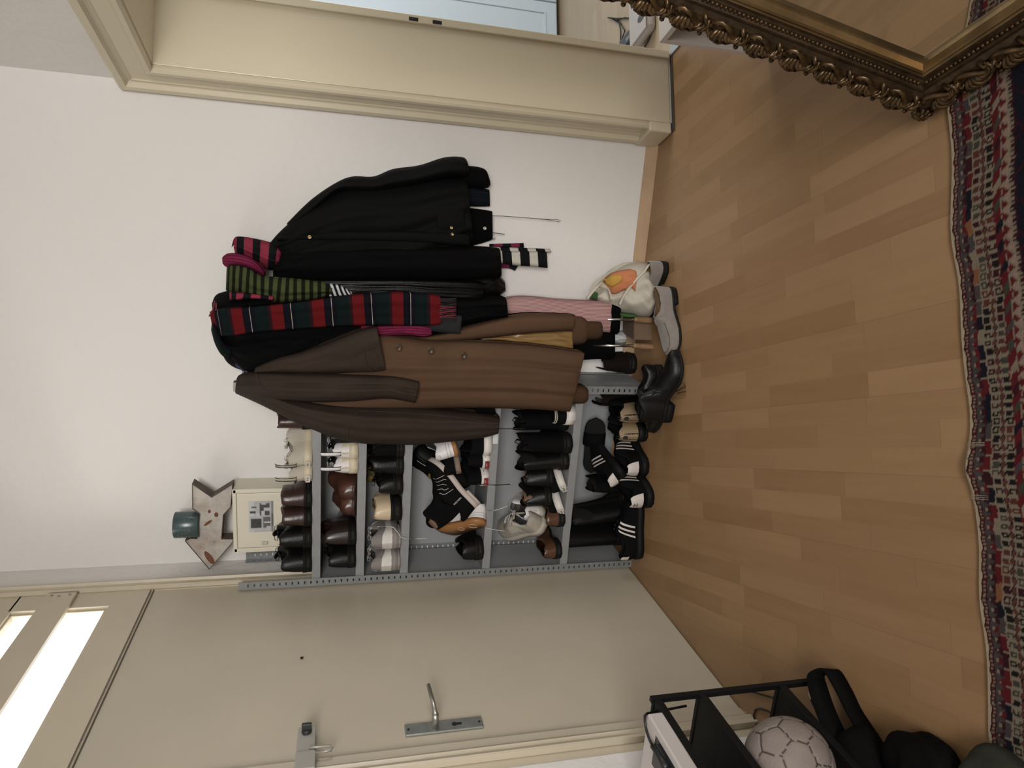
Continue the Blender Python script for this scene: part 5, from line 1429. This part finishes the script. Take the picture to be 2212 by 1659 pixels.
M_RIB = mat_bands('pink_rib', [(0, (.155, .018, .050)), (.5, (.10, .010, .032))], .011, 0, 'X')
PR = garment('ribbed_hat', 'raspberry ribbed knit falling diagonally left of the pink striped scarf', 'knitwear', (500, 560), .15)
drape('knit', [(481, 570, 480, 556, .10, .14), (490, 577, 491, 548, .11, .19), (515, 580, 516, 549, .12, .21), (540, 584, 542, 557, .14, .225), (560, 592, 560, 572, .16, .22), (571, 598, 569, 586, .17, .21)], M_RIB, PR, cols=20, folds=((.005, 2, .2, .3),), noise=.003)
drape('brim', [(500, 535, 504, 518, .03, .05), (508, 528, 512, 511, .02, .05), (530, 524, 540, 513, .02, .05)], M_RIB, PR, cols=8)
PR2 = garment('ribbed_scarf', 'raspberry ribbed scarf end hanging below the tartan scarf by the brown lapel', 'scarf', (860, 715), .28)
drape('cloth', [(780, 720, 780, 700, .285, .30), (815, 729, 812, 702, .29, .315), (850, 725, 848, 702, .29, .32), (885, 725, 882, 700, .29, .32), (915, 728, 912, 702, .29, .32), (933, 724, 931, 706, .29, .31)], M_RIB, PR2, cols=14, noise=.004)
# green striped scarf
M_GRN = mat_bands('green_stripes', [(0, (.048, .060, .022)), (.52, (.008, .009, .005))], .0295, .004)
GS = garment('striped_scarf', 'green striped scarf hanging from the top of the row', 'scarf', (500, 600), .25)
drape('cloth', [(488, 627, 490, 577, .14, .20), (500, 634, 502, 572, .17, .25), (530, 640, 534, 577, .2, .285), (565, 648, 565, 596, .22, .30), (600, 655, 605, 601, .23, .305), (640, 654, 640, 604, .24, .305), (680, 648, 680, 609, .25, .30), (700, 643, 700, 612, .255, .295), (715, 636, 718, 622, .26, .285)], M_GRN, GS, cols=26, folds=((.006, 1.6, .1, .5), (.003, 3.5, .4, .3)), noise=.003)
ZB = garment('striped_sleeve', 'small black and white striped cloth showing below the green scarf', 'scarf', (730, 630), .27)
drape('cloth', [(705, 640, 708, 614, .262, .272), (730, 642, 735, 618, .265, .275), (762, 642, 760, 632, .265, .272)], mat_bands('zebra_stripes', [(0, (.42, .42, .42)), (.5, (.008, .008, .009))], .017, 0, 'Y', rot=.5), ZB, cols=12)
# tartan scarf
TRED, TNAV, TGRN, TWHT = (.090, .007, .008), (.005, .005, .008), (.004, .009, .0085), (.42, .38, .33)
PER = .1445
M_TART = mat_bands('tartan', [(0, TRED), (.29, TNAV), (.475, TWHT), (.487, TNAV), (.60, TGRN), (.72, (.006, .008, .009)), (.80, TGRN), (.92, (.018, .006, .009))], PER, .0005)
TS_ = garment('tartan_scarf', 'red and dark green tartan scarf with fringe hanging down the middle of the row', 'scarf', (480, 700), .3)
drape('front_layer', [(462, 724, 453, 674, .17, .20), (480, 727, 470, 670, .23, .265), (505, 725, 495, 667, .275, .305), (564, 716, 557, 662, .305, .335), (652, 710, 646, 653, .315, .345), (736, 705, 731, 642, .315, .345), (821, 703, 817, 635, .315, .345), (877, 704, 876, 633, .315, .345), (935, 703, 933, 638, .31, .34), (953, 700, 951, 641, .305, .335)], M_TART, TS_, cols=30, sub=8, e=4, folds=((.0065, 1.05, .43, 0), (.003, 2.6, .1, .2)))
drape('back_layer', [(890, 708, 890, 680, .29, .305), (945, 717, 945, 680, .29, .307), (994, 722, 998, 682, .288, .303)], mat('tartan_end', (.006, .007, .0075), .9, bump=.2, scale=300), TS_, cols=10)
drape('wrap', [(456, 714, 460, 682, .14, .19), (464, 742, 462, 690, .17, .24), (476, 764, 472, 712, .20, .27), (487, 772, 484, 736, .22, .275), (498, 768, 500, 748, .23, .27)], mat_bands('tartan_wrap', [(0, TGRN), (.45, TNAV), (.72, TRED), (.9, TNAV)], .13, .05, 'X'), TS_, cols=16, noise=.004)
fr = MB(); random.seed(11)
for k in range(26):
    y = 644 + 48 * k / 25
    p_ = [PY(950 + 36 * t_, y + random.uniform(-.8, .8) + math.sin(t_ * 3 + k) * 1.0, -.335 + .01 * t_) for t_ in (0, .25, .5, .75, 1)]
    fr.tube(p_, .0011, 5)
o = fr.build('fringe', mat('dark_fringe', (.02, .012, .015), .9), None, True); o.parent = TS_; o.matrix_parent_inverse = TS_.matrix_basis.inverted()
fr = MB()
for k in range(9):
    y = 662 + 24 * k / 8
    fr.tube([PY(950 + 35 * t_, y + math.sin(t_ * 4 + k * 2) * 1.3, -.339 + .01 * t_) for t_ in (0, .25, .5, .75, 1)], .0012, 5)
o = fr.build('fringe', mat('red_fringe', (.16, .016, .03), .9), None, True); o.parent = TS_; o.matrix_parent_inverse = TS_.matrix_basis.inverted()
tr_ = MB()
for a_, b_ in (((452, 683), (464, 650)), ((461, 690), (467, 655))): tr_.tube([PY(a_[0], a_[1], -.2), PY((a_[0] + b_[0]) / 2 + 3, (a_[1] + b_[1]) / 2, -.215), PY(b_[0], b_[1], -.2)], .0028, 5)
o = tr_.build('red_edge', mat('red_piping', (.16, .02, .03), .8), None, True); o.parent = TS_; o.matrix_parent_inverse = TS_.matrix_basis.inverted()
# blue lanyard
LY = garment('lanyard', 'dark blue lanyard with white letters under the coat shoulder', 'lanyard', (530, 795), .2)
drape('band', [(508, 790, 508, 784, .2, .206), (522, 800, 524, 790, .205, .214), (540, 809, 545, 795, .21, .218), (556, 808, 560, 798, .21, .218)], mat('navy_webbing', (.012, .016, .05), .8, bump=.3, scale=500), LY, cols=8)
q = PY(536, 800, -.2225)
t_ = text_mesh('lettering', 'CR', .016, M_WSTR, None, q, (.35, 0, -.94), (.94, 0, .35), .0004); t_.parent = LY; t_.matrix_parent_inverse = LY.matrix_basis.inverted()
drape('white_tape', [(537, 791, 537, 786, .22, .226), (553, 793, 553, 787, .22, .226)], mat('white_tape', (.45, .43, .40), .8), LY, cols=4)
# scarves showing below the black coats
M_BW = mat_bands('black_white_stripes', [(0, (.46, .44, .38)), (.47, (.008, .008, .009))], .078, .0)
BW = garment('striped_scarf', 'black and white striped scarf ends hanging below the black coats', 'scarf', (1100, 555), .06)
drape('front_end', [(1068, 566, 1066, 540, .06, .075), (1110, 573, 1108, 543, .06, .08), (1150, 576, 1148, 543, .06, .08), (1183, 579, 1181, 545, .06, .08)], M_BW, BW, cols=12, folds=((.003, 1.2, 0, .2),))
drape('back_end', [(1064, 545, 1062, 533, .03, .045), (1120, 546, 1118, 535, .03, .045), (1191, 545, 1188, 538, .03, .045)], M_BW, BW, cols=8)
BP = garment('striped_scarf', 'pink and black scarf tips behind the black and white scarf', 'scarf', (1100, 530), .04)
M_PNK2 = mat_bands('pink_black_tip', [(0, (.008, .008, .009)), (.5, (.15, .02, .05))], .075, .02)
drape('upper_tip', [(1058, 533, 1058, 527, .02, .03), (1132, 535, 1131, 525, .02, .03)], M_PNK2, BP, cols=6)
drape('lower_tip', [(1074, 578, 1072, 562, .02, .03), (1100, 580, 1098, 566, .02, .032), (1112, 585, 1121, 571, .02, .03)], M_PNK2, BP, cols=8)
# pinstriped skirt and black trousers
M_PIN = mat_bands('pink_pinstripe', [(0, (.44, .29, .27)), (.60, (.22, .09, .095))], .0062, 0, 'X')
SK = garment('pinstripe_skirt', 'pink pinstriped garment with a black hem hanging lowest in the row', 'skirt', (1100, 660), .1)
drape('cloth', [(1075, 690, 1078, 648, .09, .15), (1110, 700, 1110, 640, .09, .16), (1150, 705, 1150, 640, .09, .165), (1200, 708, 1200, 645, .09, .165), (1260, 718, 1260, 648, .09, .165), (1310, 722, 1312, 648, .09, .165), (1328, 720, 1330, 649, .09, .16)], M_PIN, SK, cols=30, folds=((.004, 1.8, .2, .3),), noise=.002)
drape('hem', [(1318, 724, 1322, 648, .092, .169), (1333, 722, 1336, 650, .092, .169), (1338, 716, 1341, 656, .092, .165)], M_CKBLK, SK, cols=14)
BT = garment('black_trousers', 'black garment hanging between the pinstriped one and the tan coat', 'trousers', (1280, 740), .1)
drape('cloth', [(1180, 780, 1180, 690, .08, .14), (1250, 778, 1250, 695, .08, .145), (1290, 776, 1290, 700, .08, .145), (1320, 776, 1322, 706, .08, .14), (1328, 770, 1328, 712, .08, .13)], M_CKBLK, BT, cols=18, folds=((.003, 1.5, 0, .2),))
# the brown coat
BR = garment('long_coat', 'long brown coat with three horn buttons hanging in front of the shelf', 'coat', (560, 830), .3)
drape('body', [(520, 852, 530, 806, .12, .20), (580, 876, 585, 784, .20, .30), (650, 900, 650, 764, .27, .34), (740, 905, 740, 742, .275, .36), (820, 900, 813, 722, .28, .37), (922, 885, 922, 734, .28, .375), (1040, 882, 1040, 739, .28, .38), (1142, 884, 1142, 745, .28, .385), (1220, 889, 1236, 757, .28, .385), (1231, 889, 1263, 760, .28, .375)], M_TAN, BR, cols=44, folds=((.007, 1.7, .15, .35), (.004, 4.3, .5, .3), (.003, 7, .1, -.3)), noise=.002, e=3)
drape('front_panel', [(860, 740, 862, 728, .2, .25), (930, 738, 945, 722, .215, .27), (1000, 736, 1000, 707, .22, .285), (1050, 731, 1080, 688, .22, .295), (1142, 721, 1142, 679, .22, .30), (1213, 716, 1213, 680, .22, .30), (1236, 715, 1242, 681, .22, .295)], M_TAN, BR, cols=16, e=3)
drape('lining', [(1036, 737, 1040, 728, .2, .225), (1100, 744, 1100, 716, .2, .235), (1142, 747, 1142, 712, .2, .24), (1200, 754, 1200, 710, .2, .24), (1238, 760, 1236, 712, .2, .235)], M_GOLD, BR, cols=16, folds=((.003, 2, .2, 1.2),), noise=.004)
drape('sleeve', [(1215, 746, 1218, 686, .16, .22), (1245, 745, 1248, 682, .16, .215), (1262, 742, 1262, 686, .16, .21), (1270, 732, 1270, 695, .16, .2)], M_TAN, BR, cols=14)
drape('knitted_cuff', [(1258, 734, 1262, 693, .15, .20), (1285, 734, 1285, 692, .15, .20), (1298, 730, 1297, 694, .15, .195), (1302, 722, 1301, 702, .15, .19)], M_TAN2, BR, cols=12)
drape('lower_cuff', [(1225, 872, 1225, 832, .285, .325), (1255, 872, 1254, 833, .285, .325), (1266, 869, 1266, 836, .285, .32), (1271, 862, 1271, 844, .285, .31)], M_TAN2, BR, cols=12)
drape('black_cuff_lining', [(1030, 894, 1030, 862, .275, .31), (1072, 897, 1066, 870, .275, .305)], M_CKBLK, BR, cols=8)
drape('long_sleeve', [(509, 850, 509, 824, .2, .25), (560, 873, 545, 830, .24, .325), (600, 893, 600, 850, .275, .36), (640, 914, 640, 862, .29, .38), (680, 930, 690, 869, .29, .395), (720, 945, 735, 872, .29, .405), (780, 958, 780, 874, .29, .41), (860, 961, 860, 876, .29, .415), (913, 960, 913, 879, .29, .415), (985, 953, 985, 887, .29, .41), (1043, 946, 1043, 893, .29, .40), (1076, 937, 1079, 900, .29, .39)], M_BRW, BR, cols=26, folds=((.006, 1.5, .2, .15), (.003, 4, .3, .3)), noise=.002)
drape('upper_sleeve', [(508, 848, 511, 818, .24, .29), (540, 858, 545, 804, .27, .36), (600, 866, 600, 803, .30, .40), (680, 870, 680, 803, .31, .425), (760, 868, 760, 805, .31, .435), (830, 862, 840, 809, .31, .435), (870, 867, 876, 813, .31, .43), (896, 872, 906, 820, .31, .42)], M_BRW, BR, cols=24, folds=((.006, 1.6, .6, .3), (.003, 4, .3, .5)), noise=.0025)
drape('lapel', [(548, 806, 552, 793, .29, .33), (600, 807, 600, 772, .30, .375), (660, 809, 650, 760, .31, .40), (740, 810, 707, 740, .315, .41), (800, 810, 767, 716, .32, .41), (836, 808, 813, 704, .32, .405)], M_BRW, BR, cols=24, folds=((.006, 1.2, .1, .2),), noise=.002)
for p_, d_ in (((861, 751), .377), ((930, 757), .384), ((1001, 768), .392)): disc(p_, d_, .0125, M_HORN, BR)
def seam(pts, d, nm='seam'):
    o = MB().tube([PY(x, y, -d) for x, y in pts], .0011, 5).build(nm, mat('seam_brown', (.022, .015, .012), .9), None)  # dark brown lines along the coat seams and buttonhole
    o.parent = BR; o.matrix_parent_inverse = BR.matrix_basis.inverted()
seam([(553, 806), (554, 815), (560, 828), (570, 839), (580, 846)], .392)
seam([(773, 888), (763, 905), (753, 925), (750, 946)], .408); seam([(775, 887), (850, 891), (930, 896), (1000, 903), (1060, 912)], .414)
seam([(776, 756), (800, 750), (812, 747)], .412, 'buttonhole'); seam([(786, 757), (792, 790), (806, 805)], .412)

# ================================================================== tote bag, umbrellas, box, black bag
TB_ = thing('tote_bag', 'white canvas tote bag with orange and yellow print slumped on the floor under the coats', 'bag', PZ(1400, 620, 0))
M_TOTE = mat('tote_canvas', (.50, .46, .38), .95, bump=.25, scale=350)
drape('bag', [(1280, 650, 1276, 640, .04, .08), (1300, 665, 1296, 608, .03, .14), (1330, 675, 1325, 588, .03, .18), (1360, 684, 1352, 572, .03, .22), (1385, 690, 1378, 566, .03, .235), (1404, 690, 1400, 570, .03, .24), (1412, 680, 1410, 585, .03, .23)], M_TOTE, TB_, cols=34, folds=((.006, 2.4, .2, .6),), noise=.008)
drape('orange_print', [(1312, 622, 1308, 606, .165, .178), (1325, 635, 1324, 592, .19, .203), (1345, 628, 1350, 585, .205, .224), (1362, 622, 1372, 584, .22, .238), (1372, 630, 1376, 600, .226, .240)], mat('orange_print', (.44, .16, .07), .9), TB_, cols=12, noise=.003)
drape('yellow_print', [(1310, 614, 1310, 606, .18, .184), (1322, 620, 1322, 596, .202, .21), (1338, 612, 1342, 594, .214, .226), (1343, 606, 1344, 598, .22, .226)], mat('yellow_print', (.42, .24, .04), .9), TB_, cols=10)
drape('green_print', [(1276, 646, 1278, 640, .08, .1), (1284, 648, 1289, 631, .10, .13), (1290, 648, 1291, 632, .12, .145)], mat('green_print', (.03, .09, .02), .9), TB_, cols=8)
drape('green_print', [(1342, 684, 1342, 676, .17, .18), (1360, 686, 1360, 678, .185, .2), (1376, 684, 1376, 680, .2, .21)], MATS['green_print'], TB_, cols=6)
for pts in ([(1268, 645), (1278, 632), (1292, 618), (1302, 616), (1312, 622), (1318, 636), (1320, 648)], [(1402, 571), (1390, 588), (1375, 602), (1360, 620), (1346, 640), (1338, 658)]):
    q_ = [PY(x, y, -.225 - .012 * math.sin(i)) for i, (x, y) in enumerate(pts)]
    q_ = [catmull([tuple(v) for v in q_], t_ * (len(q_) - 1) / 20) for t_ in range(21)]
    o = MB().tube(q_, .012, 8, flat=.35).build('handle', M_TOTE, None, True); o.parent = TB_; o.matrix_parent_inverse = TB_.matrix_basis.inverted()
M_WOODH = mat('pale_wood_handle', (.26, .155, .075), .45, var=.3, vscale=30)
for (pa, pb, pc, lb_) in (((1345, 746), (1368, 747), (1412, 749), 'umbrella handle of pale wood standing beside the black boots'), ((1338, 690), (1370, 690), (1408, 692), 'umbrella handle of pale wood standing against the canvas bag')):
    d_ = .20
    c_ = PY(pc[0], pc[1], -d_); b_ = PY(pb[0], pb[1], -d_); a_ = PY(pa[0] - 75, pa[1], -d_ + .07)
    U = thing('umbrella', lb_, 'umbrella', c_)
    rel(MB().tube([a_, b_], .006, 10), 'shaft', MATS['bright_metal'], U, 0, True)
    rel(MB().tube([b_, b_.lerp(c_, .1), b_.lerp(c_, .3), b_.lerp(c_, .85), c_], .0115, 12, .0145), 'handle', M_WOODH, U, 0, True)
q = PZ(1409, 735, 0); q2 = PZ(1409, 690, 0)
bx = V((q.x, q.y, 0))
BX = thing('cardboard_box', 'small brown cardboard box on the floor between the umbrellas', 'box', bx)
rel(MB().box((0, 0, 0), ((q2 - q).length, .12, .085), (q2 - q).normalized(), EY, EZ, bx), 'carton', mat('brown_cardboard', (.15, .095, .055), .85, var=.12, vscale=15), BX, .002)
rel(MB().box((0.002, -.002, .083), ((q2 - q).length - .002, .122, .088), (q2 - q).normalized(), EY, EZ, bx), 'lid', mat('dark_cardboard', (.10, .065, .045), .85), BX, .002)
o = drape('paper_bag', [(1300, 742, 1300, 716, .02, .08), (1330, 744, 1330, 714, .02, .10), (1352, 742, 1352, 716, .02, .10)], mat('crumpled_white_paper', (.45, .45, .45), .7, bump=.2, scale=30), None, cols=12, noise=.008, seed=4)
tag(o, 'crumpled white plastic bag tucked against the wall between the umbrellas', 'bag')

# soft black bag with a webbing loop at lower left, grey green cloth beside it
def blob(name, c, r, m_, parent=None, seed=1, amp=.12, floor=True, rz=0.0):
    rnd = random.Random(seed)
    ph_ = [rnd.uniform(0, 6.3) for _ in range(6)]
    mb = MB(); n, k = 40, 26
    vs = []
    for i in range(k + 1):
        a = -PI / 2 + PI * i / k
        for j in range(n):
            b = 2 * PI * j / n
            d = V((math.copysign(abs(math.cos(a)) ** .7, 1) * math.cos(b), abs(math.cos(a)) ** .7 * math.sin(b), math.copysign(abs(math.sin(a)) ** .7, math.sin(a))))
            f_ = 1 + amp * (math.sin(3 * b + ph_[0] + 2 * a) * .5 + math.sin(5 * b - 3 * a + ph_[1]) * .3 + math.sin(9 * a + 2 * b + ph_[2]) * .25)
            q = V((d.x * r[0] * f_, d.y * r[1] * f_, d.z * r[2] * f_))
            q = Matrix.Rotation(rz, 3, 'Z') @ q + V(c)
            if floor: q.z = max(q.z, .001)
            vs.append(q)
    fs = []
    for i in range(k):
        for j in range(n): fs.append((i * n + j, i * n + (j + 1) % n, (i + 1) * n + (j + 1) % n, (i + 1) * n + j))
    o = mb.add(vs, fs).build(name, m_, None, True)
    if parent: o.parent = parent; o.matrix_parent_inverse = parent.matrix_basis.inverted()
    return o
M_NYL = mat('black_nylon', (.0032, .003, .003), .8, spec=.08, bump=.25, scale=500)
q = PZ(1960, 1655, .06)
BB = thing('black_bag', 'soft black bag with a padded strap loop lying on the floor left of the rug', 'bag', (q.x, q.y, 0))
q1 = PZ(1880, 1640, .05); blob('bag_body', (q1.x - .10, q1.y - .02, .05), (.16, .11, .075), M_NYL, BB, 3, .10, rz=.5)
q1 = PZ(2000, 1640, .04); blob('bag_flap', (q1.x - .055, q1.y - .01, .04), (.11, .10, .05), M_NYL, BB, 5, .12, rz=.3)
sp = [PZ(x, y, z) for x, y, z in ((1812, 1600, .09), (1785, 1540, .085), (1768, 1490, .075), (1762, 1462, .06), (1776, 1451, .045), (1797, 1450, .035), (1822, 1490, .028), (1850, 1545, .026), (1885, 1600, .04), (1905, 1640, .05))]
sp = [V(catmull([tuple(v) for v in sp], t_ * (len(sp) - 1) / 40)) for t_ in range(41)]
vs = []
for i, p_ in enumerate(sp):
    d_ = (sp[min(i + 1, 40)] - sp[max(i - 1, 0)]); d_.normalize(); s_ = V((d_.y, -d_.x, 0))
    hw_ = .026
    vs += [p_ + EZ * hw_ - s_ * .004, p_ - EZ * min(hw_, p_.z - .001) + s_ * .004]
o = MB().add(vs, grid_faces(41, 2)).build('strap', M_NYL, None, True); o.parent = BB; o.matrix_parent_inverse = BB.matrix_basis.inverted(); md = o.modifiers.new('t', 'SOLIDIFY'); md.thickness = .007; md.offset = 0
q = PZ(2150, 1668, .05)
o = blob('cushion', (q.x - .075, q.y - .03, .03), (.12, .11, .045), mat('grey_green_cloth', (.034, .036, .027), .95, bump=.2, scale=300, spec=.1), None, 8, .08, rz=.4); tag(o, 'grey green crumpled cloth in the bottom left corner beside the rug', 'cloth')
